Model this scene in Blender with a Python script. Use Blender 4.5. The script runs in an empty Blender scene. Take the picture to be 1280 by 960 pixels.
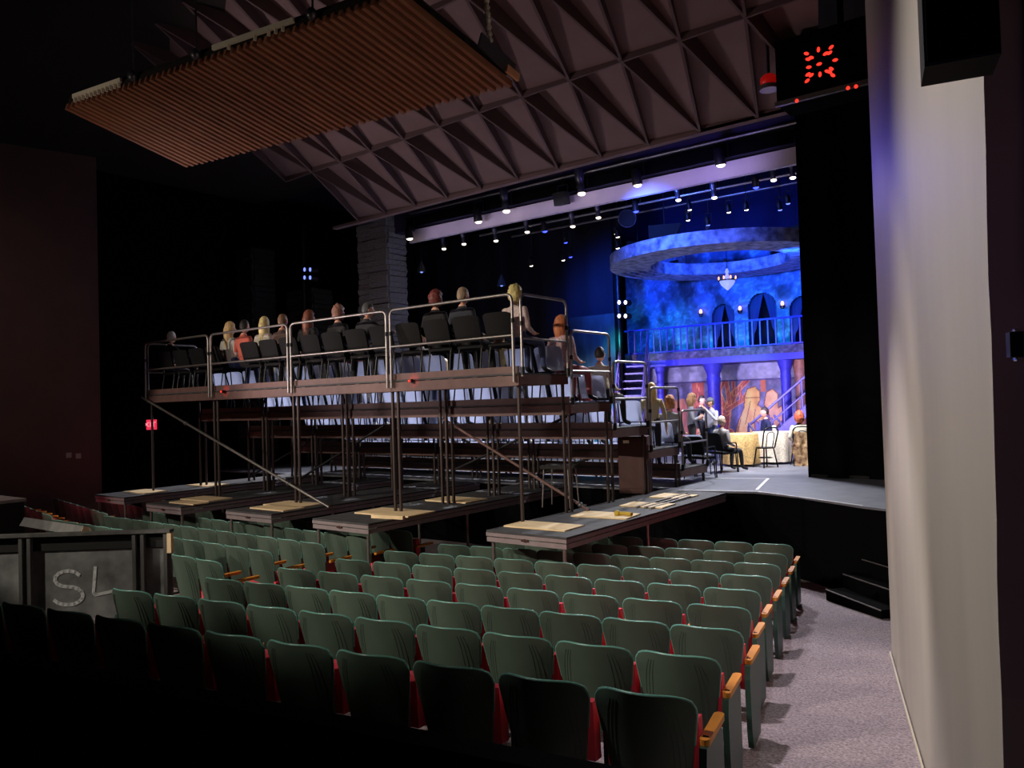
import bpy, bmesh, math, random
import numpy as np
from mathutils import Vector, Matrix, noise
random.seed(7); rng = np.random.default_rng(7)
S = bpy.context.scene; COL = S.collection
PI = math.pi

# ---------------------------------------------------------------- camera
FPX, YAW, PITCH, ROLL = 982.7, 0.64996, 0.02396, -0.03008
CAM = np.array([6.34655, -8.50397, 1.63237])
def cam_axes():
    fwd = np.array([-math.sin(YAW)*math.cos(PITCH), math.cos(YAW)*math.cos(PITCH), math.sin(PITCH)])
    right = np.array([math.cos(YAW), math.sin(YAW), 0.]); up = np.cross(right, fwd)
    return (right*math.cos(ROLL)+up*math.sin(ROLL), -right*math.sin(ROLL)+up*math.cos(ROLL), fwd)
AX = cam_axes()
cd = bpy.data.cameras.new('camera'); cd.sensor_width = 36; cd.lens = FPX*36/1280
cd.clip_end = 200; cd.clip_start = .05
cam = bpy.data.objects.new('camera', cd); COL.objects.link(cam)
r_, u_, f_ = AX
cam.matrix_world = Matrix(((r_[0], u_[0], -f_[0], CAM[0]), (r_[1], u_[1], -f_[1], CAM[1]), (r_[2], u_[2], -f_[2], CAM[2]), (0, 0, 0, 1)))
S.camera = cam
# surveying helpers: where the sight line of a photo point meets a world plane
def ray(x, y): return AX[2]+AX[0]*(x-640)/FPX-AX[1]*(y-480)/FPX
def aty(x, y, Y): d = ray(x, y); return Vector(CAM+d*((Y-CAM[1])/d[1]))
def atz(x, y, Z): d = ray(x, y); return Vector(CAM+d*((Z-CAM[2])/d[2]))

# ---------------------------------------------------------------- world, exposure
w = bpy.data.worlds.new('world'); S.world = w; w.use_nodes = True
w.node_tree.nodes['Background'].inputs[0].default_value = (.55, .5, .6, 1)
w.node_tree.nodes['Background'].inputs[1].default_value = .0006
S.view_settings.view_transform = 'Standard'; S.view_settings.look = 'None'
S.view_settings.gamma = 1; S.view_settings.use_curve_mapping = False
S.view_settings.exposure = 0.0

def lamp(kind, name, loc, target, energy, color, size=.3, angle=60, blend=.3, sy=None):
    l = bpy.data.lights.new(name, kind); l.energy = energy; l.color = color
    if kind == 'SPOT': l.spot_size = math.radians(angle); l.spot_blend = blend; l.shadow_soft_size = size
    elif kind == 'AREA':
        l.size = size
        if sy: l.shape = 'RECTANGLE'; l.size_y = sy
    else: l.shadow_soft_size = size
    o = bpy.data.objects.new(name, l); COL.objects.link(o); o.location = loc
    o.rotation_euler = (Vector(target)-Vector(loc)).to_track_quat('-Z', 'Y').to_euler()
    return o
WARM = (1, .86, .70); COOL = (.80, .86, 1)
# house lights (their cones stop short of the front row) and added fills
for X in (-7.4, -4.2, -1.2, 1.8):
    lamp('SPOT', 'house_downlight', (X-2.2, -10.7, 5.2), (X+1.1, -.8, .62), 1750, (1, .88, .72), .10, 39, .25)
lamp('SPOT', 'house_wall_light', (1.7, -5.9, 4.6), (5.75, -4.5, 2.0), 760, (1, .93, .85), .12, 78, .95)
lamp('SPOT', 'house_aisle_light', (2.3, -1.9, 5.1), (4.1, -1.6, -.9), 1000, (1, .93, .97), .12, 54, .6)
lamp('SPOT', 'house_ceiling_uplight', (-7.5, -3.4, 1.6), (-1.6, 2.4, 6.3), 560, (1, .80, .80), .4, 84, .8)  # unseen spot added in place of bounce light on the ceiling
lamp('SPOT', 'house_baffle_uplight', (-3.5, -8.5, 2.8), (-1.2, -2.6, 5.1), 120, (1, .84, .7), .3, 62, .7)  # added fill, stands in for light bounced up off the seats
lamp('SPOT', 'house_riser_light', (-1.5, -8.5, 4.6), (-4.6, 0, 2), 440, (1, .80, .74), .2, 56, .8)
lamp('SPOT', 'house_left_wall_light', (-8, -6, 5), (-14.0, -2.6, 3.6), 90, (1, .85, .72), .3, 62, .9)  # unseen fill added to lift the dim brown wall
# stage lights, plus added teal and violet fills
lamp('SPOT', 'stage_key', (-11.6, 7.0, 5.6), (-9.6, 1.2, 0), 2600, (.97, .95, 1), .1, 44, .5)
for i, X in enumerate((-7.4, -5.6, -3.6, -1.2, .9)):
    lamp('SPOT', 'stage_key', (X, 7.9, 6.1), (X-.2, 4.6, .3), 1700, (.95, .95, 1), .12, 72, .4)
for X in (-9.2, -6.6, -4.0, -1.4):
    lamp('SPOT', 'audience_rim_light', (X+1.2, 7.9, 6.1), (X, .6, 3.1), 420, (.97, .95, 1), .12, 22, .6)
for X in (-6.5, -3.4, -1.4, .5):
    lamp('SPOT', 'stage_front_light', (X+.3, 7.6, 5.2), (X, 9.6, .4), 750, (.88, .86, 1), .12, 58, .5)
for X in (-5.2, -2.6, .2):
    lamp('SPOT', 'mural_light', (X, 8.6, 2.25), (X-.2, 14.4, 1.25), 800, (.68, .57, 1), .1, 60, .7)
lamp('SPOT', 'actor_light', (1.3, 7.9, 5.0), (-.3, 9.2, .7), 700, (1, .95, .84), .1, 40, .5)
lamp('SPOT', 'floor_pool_light', (.2, 8.0, 6.1), (.3, 8.9, 0), 2400, (.94, .94, 1), .1, 30, .6)
for X in (-5.5, -2.5, .3):
    lamp('SPOT', 'blue_wash', (X, 10.4, 4.9), (X, 14.5, 4.3), 620, (.02, .11, 1), .12, 110, .8)
for X in (-5, -1.5):
    lamp('SPOT', 'teal_wash', (X, 11.2, 3.4), (X-.6, 14.6, 3.2), 110, (.05, .75, .8), .12, 80, .9)  # extra low fill added to bring out the painted greens
lamp('SPOT', 'ring_wash', (-2.0, 6.3, 5.75), (-1.6, 9.2, 5.25), 900, (.05, .14, 1), .1, 90, .8)
lamp('SPOT', 'wall_blue_spill', (-1.0, 6.8, 5.8), (4.5, .3, 3.0), 380, (.14, .12, 1), .2, 30, 1)
ll = lamp('AREA', 'lintel_light', (-3.8, 6.3, 5.95), (-3.8, 7.4, 6.42), 7, (.80, .68, 1), 9.5, sy=.12); ll.data.spread = math.radians(50)
lamp('SPOT', 'proscenium_blue', (0.2, 5.4, 5.2), (-1.4, 7.5, 7.4), 140, (.18, .12, 1), .1, 120, .9)
lamp('SPOT', 'exit_corridor_light', (5.4, -7.6, 2.6), (6.3, -6.4, 1.7), 4, (.55, .25, .8), .1, 90, .8)  # unseen violet fill added to show the bracket and dark wall

# ---------------------------------------------------------------- materials
def lin(c): return tuple((x/12.92 if x <= .04045 else ((x+.055)/1.055)**2.4) for x in (v/255 for v in c))
MATS = {}
def mat(name, rgb, rough=.6, metal=0, var=0., scale=8, bump=0, bscale=60, emit=None, estr=0, spec=.5, stretch=(1, 1, 1), c2=None, alpha=1, attr=None, trans=0):
    if name in MATS: return MATS[name]
    m = bpy.data.materials.new(name); m.use_nodes = True; nt = m.node_tree; b = nt.nodes['Principled BSDF']
    c = lin(rgb)+(1,)
    b.inputs['Base Color'].default_value = c; b.inputs['Roughness'].default_value = rough; b.inputs['Metallic'].default_value = metal
    b.inputs['Specular IOR Level'].default_value = spec; b.inputs['Alpha'].default_value = alpha
    if trans: b.inputs['Transmission Weight'].default_value = trans
    tc = nt.nodes.new('ShaderNodeTexCoord'); mp = nt.nodes.new('ShaderNodeMapping'); mp.inputs['Scale'].default_value = stretch
    nt.links.new(tc.outputs['Object'], mp.inputs[0])
    if attr:
        a = nt.nodes.new('ShaderNodeVertexColor'); a.layer_name = attr; nt.links.new(a.outputs[0], b.inputs['Base Color'])
    elif var or c2:
        n = nt.nodes.new('ShaderNodeTexNoise'); n.inputs['Scale'].default_value = scale; n.inputs['Detail'].default_value = 5
        nt.links.new(mp.outputs[0], n.inputs['Vector'])
        rp = nt.nodes.new('ShaderNodeValToRGB'); rp.color_ramp.elements[0].position = .3; rp.color_ramp.elements[1].position = .72
        lo = tuple(max(0, x*(1-var)) for x in c[:3])+(1,); hi = (lin(c2)+(1,)) if c2 else tuple(min(1, x*(1+var)) for x in c[:3])+(1,)
        rp.color_ramp.elements[0].color = lo; rp.color_ramp.elements[1].color = hi
        nt.links.new(n.outputs[0], rp.inputs[0]); nt.links.new(rp.outputs[0], b.inputs['Base Color'])
    if bump:
        n2 = nt.nodes.new('ShaderNodeTexNoise'); n2.inputs['Scale'].default_value = bscale; n2.inputs['Detail'].default_value = 4
        nt.links.new(mp.outputs[0], n2.inputs['Vector'])
        bp = nt.nodes.new('ShaderNodeBump'); bp.inputs['Strength'].default_value = bump; bp.inputs['Distance'].default_value = .02
        nt.links.new(n2.outputs[0], bp.inputs['Height']); nt.links.new(bp.outputs[0], b.inputs['Normal'])
    if emit: b.inputs['Emission Color'].default_value = lin(emit)+(1,); b.inputs['Emission Strength'].default_value = estr
    MATS[name] = m; return m
M = dict(
 carpet=mat('carpet', (150, 137, 142), .95, var=.45, scale=48, bump=.6, bscale=60, spec=.1),
 wallgrey=mat('grey_wall_paint', (176, 168, 158), .55, var=.06, scale=2, bump=.25, bscale=3, stretch=(1, 1, .35)),
 wallbrown=mat('brown_wall_paint', (104, 78, 70), .8, var=.1, scale=1.5),
 black=mat('black_paint', (16, 15, 17), .8, var=.3, scale=4),
 blackcloth=mat('black_velour', (9, 9, 11), 1, spec=.05, bump=.2, bscale=40),
 maroon=mat('maroon_paint', (44, 20, 26), .8),
 ceilpanel=mat('ceiling_panel', (122, 98, 98), .8, var=.06, scale=3),
 ceilrib=mat('ceiling_rib', (96, 76, 78), .75),
 houseblack=mat('dark_ceiling', (30, 24, 22), .9),
 shell=mat('green_plastic', (76, 92, 82), .40, var=.06, scale=6, spec=.5),
 rim=mat('green_plastic_rim', (104, 160, 152), .28),  # paler than the shell: specular glint put into the rim colour
 red=mat('red_upholstery', (228, 66, 88), .85, bump=.2, bscale=200),
 wood=mat('oak_armrest', (214, 138, 48), .55, var=.25, scale=9, stretch=(1, .1, 1)),
 iron=mat('dark_green_iron', (40, 70, 62), .45, metal=.1),
 darkiron=mat('black_iron', (18, 20, 20), .5),
 steel=mat('galvanised_steel', (150, 145, 142), .38, metal=.85, var=.12, scale=14),
 brownsteel=mat('brown_steel_edge', (100, 72, 68), .6, metal=.0, var=.15, scale=7),
 postsem=mat('dull_dark_steel', (74, 64, 62), .5, metal=.6),
 deck=mat('black_deck', (62, 62, 66), .75, var=.35, scale=5, bump=.1),
 deckedge=mat('aluminium_deck_edge', (150, 138, 142), .45, metal=.35, var=.1),
 ply=mat('plywood', (230, 204, 162), .7, var=.18, scale=5, stretch=(.4, 3, 1)),
 stage=mat('grey_stage_floor', (104, 106, 116), .55, var=.18, scale=3),
 tape=mat('white_floor_tape', (225, 225, 230), .6),
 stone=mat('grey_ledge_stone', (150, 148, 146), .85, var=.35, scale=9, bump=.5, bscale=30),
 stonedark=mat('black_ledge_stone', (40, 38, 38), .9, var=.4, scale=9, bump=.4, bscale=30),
 white=mat('lilac_white_paint', (196, 184, 196), .7, var=.08, scale=2),
 baffle=mat('baffle_wood', (150, 98, 70), .5, var=.22, scale=7, stretch=(1, .08, 1)),
 bracket=mat('cream_bracket', (240, 232, 208), .5),
 lampblack=mat('fixture_black', (22, 22, 24), .5, metal=.2),
 lampgrey=mat('fixture_grey', (96, 98, 104), .35, metal=.7),
 glowwhite=mat('lit_lens_white', (255, 246, 226), .4, emit=(255, 240, 214), estr=3.5),
 glowblue=mat('lit_lens_blue', (60, 80, 255), .4, emit=(52, 66, 255), estr=5),
 glowdim=mat('lit_lens_dim', (150, 160, 230), .4, emit=(120, 140, 240), estr=1.6),
 glowred=mat('lit_red_led', (255, 50, 40), .4, emit=(255, 52, 38), estr=1.6),
 exitred=mat('exit_sign_face', (240, 60, 90), .5, emit=(236, 52, 84), estr=.9),
 exitletter=mat('exit_sign_letter', (255, 170, 180), .5, emit=(255, 150, 165), estr=1.2),
 chairblack=mat('black_chair_fabric', (13, 13, 15), .85, spec=.25),
 chairgrey=mat('grey_chair_fabric', (150, 156, 176), .75, bump=.15, bscale=120),
 chairframe=mat('black_chair_frame', (15, 15, 16), .35, metal=.3),
 wallblack=mat('black_flat_paint', (104, 107, 110), .7, var=.45, scale=3, c2=(142, 145, 146)),
 stud=mat('black_stud_paint', (84, 84, 84), .65, var=.3, scale=8, stretch=(1, 1, .2)),
 chalk=mat('chalk', (205, 210, 212), .95, var=.3, scale=22),
 setblue=mat('painted_marble_band', (150, 160, 190), .6, var=.25, scale=14),
 ringpaint=mat('painted_marble_ring', (130, 150, 215), .6, var=.75, scale=5, c2=(190, 205, 245)),
 lilac=mat('lilac_column_paint', (66, 60, 176), .5, var=.15, scale=10),
 copper=mat('copper_column_paint', (190, 130, 110), .5, var=.2, scale=10),
 curtainblue=mat('blue_drape', (50, 74, 130), .8),
 voidblue=mat('navy_drape', (12, 16, 34), .95),
 crystal=mat('crystal', (220, 225, 255), .1, emit=(150, 170, 255), estr=.9, spec=.8),
 candle=mat('candle_flame', (255, 190, 130), .4, emit=(255, 150, 80), estr=6),
 gold=mat('gold_brocade', (216, 178, 116), .6, var=.35, scale=26),
 linen=mat('cream_brocade_cloth', (224, 214, 196), .7, var=.3, scale=30),
 tabletop=mat('white_table_top', (230, 228, 224), .5),
 purplepaint=mat('purple_stair_paint', (112, 104, 176), .5, var=.2, scale=9),
 cabinet=mat('brown_cabinet', (62, 26, 22), .6, var=.2, scale=6),
 yellow=mat('yellow_rubber', (190, 160, 50), .6),
 brass=mat('chrome_handle', (200, 196, 190), .2, metal=1),
)
m = M['chairgrey']; nt = m.node_tree; pb = nt.nodes['Principled BSDF']; tl = nt.nodes.new('ShaderNodeBsdfTranslucent'); tl.inputs[0].default_value = lin((214, 218, 236))+(1,)
mx = nt.nodes.new('ShaderNodeMixShader'); mx.inputs[0].default_value = .6; nt.links.new(pb.outputs[0], mx.inputs[1]); nt.links.new(tl.outputs[0], mx.inputs[2]); nt.links.new(mx.outputs[0], nt.nodes['Material Output'].inputs[0])
# ---------------------------------------------------------------- mesh builder
class MB:
    def __init__(s): s.v = []; s.f = []; s.m = []; s.sm = []
    def add(s, vs, fs, m=0, smooth=False):
        o = len(s.v); s.v += [tuple(v) for v in vs]
        for f in fs: s.f.append(tuple(i+o for i in f)); s.m.append(m); s.sm.append(smooth)
    def box(s, c, d, m=0, R=None, bev=0):
        x, y, z = d[0]/2, d[1]/2, d[2]/2; vs = [Vector((a*x, b*y, e*z)) for a in (-1, 1) for b in (-1, 1) for e in (-1, 1)]
        if R is not None: vs = [R @ v for v in vs]
        vs = [v+Vector(c) for v in vs]
        s.add(vs, [(0, 1, 3, 2), (4, 6, 7, 5), (0, 4, 5, 1), (2, 3, 7, 6), (0, 2, 6, 4), (1, 5, 7, 3)], m)
        return s
    def bar(s, p0, p1, w, h, m=0):
        p0, p1 = Vector(p0), Vector(p1); d = (p1-p0); L = d.length; q = d.to_track_quat('Y', 'Z').to_matrix()
        return s.box((p0+p1)/2, (w, L, h), m, q)
    def tube(s, pts, r, n=8, m=0, cap=True):
        pts = [Vector(p) for p in pts]; vs = []; K = len(pts); up = None
        for i, p in enumerate(pts):
            t = (pts[min(i+1, K-1)]-pts[max(i-1, 0)]).normalized()
            if up is None: up = Vector((0, 0, 1)) if abs(t.z) < .9 else Vector((1, 0, 0))
            a = t.cross(up).normalized(); b = a.cross(t); up = b
            rr = r[i] if isinstance(r, (list, tuple)) else r
            vs += [p+(a*math.cos(2*PI*k/n)+b*math.sin(2*PI*k/n))*rr for k in range(n)]
        fs = [(i*n+k, i*n+(k+1) % n, (i+1)*n+(k+1) % n, (i+1)*n+k) for i in range(K-1) for k in range(n)]
        s.add(vs, fs, m, True)
        if cap: s.add(vs[:n], [tuple(range(n))[::-1]], m); s.add(vs[-n:], [tuple(range(n))], m)
        return s
    def lathe(s, prof, c=(0, 0, 0), n=16, m=0, R=None, wob=None):
        vs = []
        for r, z in prof:
            for k in range(n):
                a = 2*PI*k/n; q = r*(1+(wob(a, z) if wob else 0)); v = Vector((q*math.cos(a), q*math.sin(a), z))
                vs.append((R @ v if R is not None else v)+Vector(c))
        fs = [(i*n+k, i*n+(k+1) % n, (i+1)*n+(k+1) % n, (i+1)*n+k) for i in range(len(prof)-1) for k in range(n)]
        s.add(vs, fs, m, True)
        s.add(vs[:n], [tuple(range(n))[::-1]], m); s.add(vs[-n:], [tuple(range(n))], m); return s
    def grid(s, fn, nu, nv, m=0, smooth=True, thick=None):
        vs = [Vector(fn(i/nu, j/nv)) for j in range(nv+1) for i in range(nu+1)]; W = nu+1
        fs = [(j*W+i, j*W+i+1, (j+1)*W+i+1, (j+1)*W+i) for j in range(nv) for i in range(nu)]
        s.add(vs, fs, m, smooth)
        if thick is not None:
            t = Vector(thick); vb = [v+t for v in vs]; s.add(vb, [f[::-1] for f in fs], m, smooth)
            per = [i for i in range(nu+1)]+[(j*W+nu) for j in range(1, nv+1)]+[nv*W+i for i in range(nu-1, -1, -1)]+[j*W for j in range(nv-1, 0, -1)]
            L = len(per); s.add([vs[i] for i in per]+[vb[i] for i in per], [(k, L+k, L+(k+1) % L, (k+1) % L) for k in range(L)], m)
        return s
    def prism(s, poly, off, m=0):
        a = [Vector(p) for p in poly]; o = Vector(off); b = [p+o for p in a]; n = len(a)
        s.add(a+b, [tuple(range(n))[::-1], tuple(range(n, 2*n))]+[(i, (i+1) % n, n+(i+1) % n, n+i) for i in range(n)], m); return s
    def ball(s, c, r, nu=12, nv=8, m=0, fn=None):
        if not isinstance(r, (tuple, list)): r = (r, r, r)
        vs = []
        for j in range(nv+1):
            th = PI*j/nv
            for i in range(nu):
                ph = 2*PI*i/nu; d = Vector((math.sin(th)*math.cos(ph), math.sin(th)*math.sin(ph), math.cos(th)))
                p = Vector((d.x*r[0], d.y*r[1], d.z*r[2]))
                if fn: p = fn(d, p)
                vs.append(p+Vector(c))
        fs = []
        for j in range(nv):
            for i in range(nu):
                a, b, c_, d_ = j*nu+i, j*nu+(i+1) % nu, (j+1)*nu+(i+1) % nu, (j+1)*nu+i
                fs.append((a, d_, c_) if j == 0 else ((a, d_, b) if j == nv-1 else (a, d_, c_, b)))
        s.add(vs, fs, m, True); return s
    def mesh(s, name, mats):
        me = bpy.data.meshes.new(name); me.from_pydata(s.v, [], s.f); me.polygons.foreach_set('material_index', s.m); me.polygons.foreach_set('use_smooth', s.sm)
        for m in (mats if isinstance(mats, (list, tuple)) else [mats]): me.materials.append(m)
        me.update(); return me
    def build(s, name, mats, parent=None, loc=None):
        o = bpy.data.objects.new(name, s.mesh(name, mats)); COL.objects.link(o)
        if parent is not None: o.parent = parent
        if loc is not None: o.location = loc
        return o
def link(name, me, parent=None, loc=(0, 0, 0), rz=0):
    o = bpy.data.objects.new(name, me); COL.objects.link(o); o.parent = parent; o.location = loc; o.rotation_euler = (0, 0, rz); return o
def thing(name, label, cat, loc=(0, 0, 0), rz=0, group=None):
    o = bpy.data.objects.new(name, None); COL.objects.link(o); o.location = loc; o.rotation_euler = (0, 0, rz); o.empty_display_size = .1
    return tag(o, label, cat, group)
def tag(o, label, cat, group=None):
    o['label'] = label; o['category'] = cat
    if group: o['group'] = group
    return o
def struct(o): o['kind'] = 'structure'; return o
KIDS = {}
def kids(o):
    return [c for c in COL.objects if c.parent is o]
def rounded(pts, rad=.08, n=5):
    pts = [Vector(p) for p in pts]; out = [pts[0]]
    for a, b, c in zip(pts, pts[1:], pts[2:]):
        d0 = (a-b).normalized(); d1 = (c-b).normalized(); p0 = b+d0*rad; p1 = b+d1*rad
        for i in range(n+1):
            t = i/n; out.append(p0*(1-t)**2+b*2*t*(1-t)+p1*t*t)
    out.append(pts[-1]); return out
ORD = ['first', 'second', 'third', 'fourth', 'fifth', 'sixth', 'seventh', 'eighth', 'ninth', 'tenth', 'eleventh', 'twelfth', 'thirteenth', 'fourteenth', 'fifteenth', 'sixteenth', 'seventeenth', 'eighteenth']

# ---------------------------------------------------------------- the raked house floor
ANG, PT = .1882, .9339
QA, QB, QC = .1804, -.1017, .0035
O0 = Vector((4.7424, -4.9915)); DD = Vector((math.cos(ANG), math.sin(ANG))); NN = Vector((-math.sin(ANG), math.cos(ANG)))
def top_of(k): k = min(k, 9.); return QA+QB*k+QC*k*k
MIDX = -4.9
def krow(x, y):
    if x < MIDX: x = 2*MIDX-x
    kr = (Vector((x, y))-O0).dot(NN)/PT; kc = (y+3.7)/.96+2
    t = min(1, max(0, (x+2.3)/1.3)); t = t*t*(3-2*t)
    return kc*(1-t)+kr*t
SEAT_H = .87
def floor_z(x, y): return top_of(krow(x, y))-SEAT_H
mb = MB()
mb.grid(lambda u, v: (-18+26*u, -10+15.5*v, floor_z(-18+26*u, -10+15.5*v)), 104, 62)
struct(mb.build('floor', M['carpet']))

# ---------------------------------------------------------------- walls
W0 = Vector((4.37, .7)); WD = Vector((.26, -.966))
def wallpt(t, z, off=0): p = W0+WD*t; return (p.x+.966*off, p.y+.26*off, z)
def near_t(z): return 6.42+.085*(z-1.6)+.012*math.sin(z*5.2)+.008*math.sin(z*11+1)
mb = MB()
def wf(u, v):
    z = -1.6+9.6*v; t = u*near_t(z)
    return wallpt(t, z)
mb.grid(wf, 30, 48, smooth=False, thick=(.966*.12, .26*.12, 0))
wr = struct(mb.build('wall_right', M['wallgrey']))
mb = MB()
pts = [wallpt(t, floor_z(*wallpt(t, 0)[:2])+.012, -.02) for t in np.linspace(.05, 5.6, 24)]
for a, b in zip(pts, pts[1:]): mb.bar(a, b, .012, .03)
struct(mb.build('baseboard_right', mat('cream_base_trim', (196, 186, 166), .5)))
mb = MB()   # dark return wall beyond and before the grey stretch
mb.box(((4.9), 4.0, 3), (.15, 6.6, 9), 0); struct(mb.build('wall_right_stage', M['blackcloth']))
mb = MB(); a = Vector(wallpt(6.3, 0, .16)); b = Vector(wallpt(11.5, 0, .16))
mb.bar((a.x, a.y, 2), (b.x, b.y, 2), .1, 9); struct(mb.build('wall_right_rear', M['maroon']))
dr = MB(); a = Vector(wallpt(6.95, 0, .10)); b = Vector(wallpt(7.95, 0, .10)); fz = -.1
dr.bar((a.x, a.y, fz+1.05), (b.x, b.y, fz+1.05), .05, 2.1)
door = struct(dr.build('door_1', M['maroon']))
hp = Vector(wallpt(6.62, 0, .03)); hp.z = 1.76
wd3 = Vector((WD.x, WD.y, 0)); wn = Vector((-.966, -.26, 0))
t = thing('chrome_bracket', 'curved chrome bracket on the dark wall at the right edge', 'bracket', hp)
MB().tube(rounded([Vector((0, 0, .045))+wd3*.05, Vector((0, 0, .045)), Vector((0, 0, -.045)), Vector((0, 0, -.045))+wd3*.06], .02), .007, 8).build('hoop', M['brass'], t)
MB().box(wd3*.05, (.05, .06, .075), 0, Matrix.Rotation(math.atan2(WD.y, WD.x)+PI/2, 3, 'Z')).build('box', M['lampblack'], t)
# left wall
L0 = Vector((-13.45, .75)); LD = Vector((-.26, -.966))
mb = MB(); a = L0; b = L0+LD*11
mb.bar((a.x, a.y, 3.2), (b.x, b.y, 3.2), .2, 10.5); wl = struct(mb.build('wall_left', M['wallbrown']))
for q in ((86, 569), (98, 570)):
    d = ray(*q); n = Vector((.966, -.26, 0)); p0 = Vector((L0.x, L0.y, 0))+n*.115
    t = n.dot(p0-Vector(CAM))/n.dot(Vector(d)); p = Vector(CAM)+Vector(d)*t
    mb = MB(); mb.box((0, 0, 0), (.03, .11, .12), 0); mb.box((.02, 0, 0), (.02, .03, .05), 0)
    o = mb.build('wall_plate', mat('ivory_plate', (190, 184, 176), .5)); o.location = p; o.rotation_euler = (0, 0, math.atan2(-.26, .966))
    tag(o, 'small ivory switch plate on the brown left wall, ' + ('left' if q[0] < 90 else 'right') + ' one of two', 'switch', 'switch plates on the left wall')
mb = MB(); mb.box((-14.5, 6.2, 3), (.2, 11, 10)); struct(mb.build('wall_left_stage', M['blackcloth']))
mb = MB(); mb.box((-5, -11.2, 3), (30, .2, 12)); struct(mb.build('wall_back', M['houseblack']))
mb = MB(); mb.box((-5, 16.2, 3.4), (24, .2, 11)); struct(mb.build('wall_front', mat('blue_black_cyclorama', (30, 36, 84), .95)))
mb = MB(); mb.box((-5, 12, 8.6), (24, 9.4, .2)); struct(mb.build('ceiling_stage_house', M['voidblue']))

# ---------------------------------------------------------------- ceiling of folded triangular panels
mb = MB(); mb.box((-4, -2.6, 8.1), (30, 17.5, .2)); ceil = struct(mb.build('ceiling', M['houseblack']))
ZF, ZA = 6.0, 6.65
Fx = [-.82+.967*i for i in range(-8, 5)]; YF = 3.72
FR = [Vector((x, YF+.12*(-.0)+(.04*(1-x) if x < 1 else 0), ZF)) for x in Fx]
A0x = -.22-.0
ARx = [-.22+.965*i for i in range(-8, 5)]
AR = [Vector((x, 1.85-.055*(x+.2), ZA)) for x in ARx]
BR = [a+(a-f)*1.0+Vector((-.0, -.2, 0)) for a, f in zip(AR, FR)]
CR = [b+(b-a) for b, a in zip(BR, AR)]
ROWS = [FR, AR, BR, CR]
UP = Vector((0, 0, 1))
def recess(c0, c1, c2, d0, d1, d2):
    # one triangular coffer panel, set above the rib plane, deepest at the hub
    cen = (c0+c1+c2)/3; out = []
    for c, d in ((c0, d0), (c1, d1), (c2, d2)):
        p = c+(cen-c)*.035; out.append(p+UP*d)
    return out
for ri in range(3):
    lo, hi = ROWS[ri], ROWS[ri+1]
    for i in range(len(lo)-1):
        if ri == 0 and i == 0: continue
        for tri, dd in (((hi[i], lo[i], lo[i+1]), (.30, .10, .05)), ((hi[i], lo[i+1], hi[i+1]), (.36, .05, .16))):
            p = recess(*tri, *dd); m_ = MB(); m_.prism(p, (0, 0, .03)); m_.build('panel', M['ceilpanel'], ceil)
        for a, b in ((hi[i], lo[i]), (hi[i], lo[i+1]), (lo[i], lo[i+1])):
            m_ = MB(); n_ = (b-a).cross(UP).normalized()*.02
            deep = .52
            ha = .52 if b is not lo[i+1] or a is hi[i] else .14
            hb = .12
            m_.add([a-n_, a+n_, b+n_, b-n_, a-n_+UP*ha, a+n_+UP*ha, b+n_+UP*hb, b-n_+UP*hb],
                   [(3, 2, 1, 0), (4, 5, 6, 7), (0, 1, 5, 4), (1, 2, 6, 5), (2, 3, 7, 6), (3, 0, 4, 7)])
            m_.build('rib', M['ceilrib'], ceil)
mb = MB()
for a, b in zip(FR, FR[1:]): mb.bar(a+Vector((0, .05, .02)), b+Vector((0, .05, .02)), .14, .06)
mb.build('front_edge_trim', M['ceilpanel'], ceil)

# ---------------------------------------------------------------- proscenium
mb = MB(); mb.box((-3.8, 7.45, 6.395), (10.85, .12, .34)); struct(mb.build('trim_1', M['white']))
mb = MB(); mb.box((-3.8, 7.7, 7.5), (12.5, .3, 1.75)); struct(mb.build('wall_proscenium', mat('blue_black_paint', (48, 44, 70), .8)))
t = thing('black_curtain_leg', 'tall flat black masking panel at the right side of the stage', 'curtain', (3.1, 7.3, 0))
mb = MB()
def cf(u, v):
    x = -1.53+3.1*u; return (x, .05*math.sin(u*26), v*8.2)
mb.grid(cf, 40, 6, thick=(0, .06, 0)); mb.build('drape', M['blackcloth'], t)
mb = MB(); mb.box((.02, .03, .03), (3.0, .05, .05)); mb.build('hem_batten', M['black'], t)
t = thing('black_border', 'long black masking border hung above the lit lintel', 'curtain', (-3.8, 7.25, 6.6))
mb = MB(); mb.grid(lambda u, v: (-5.4+10.75*u, .015*math.sin(u*90), .02+.27*v), 60, 2, thick=(0, .03, 0)); mb.build('drape', M['blackcloth'], t)
mb = MB(); mb.tube([(-5.4, -.1, .35), (5.3, -.1, .35)], .025); mb.build('pipe', M['lampblack'], t)

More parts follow.
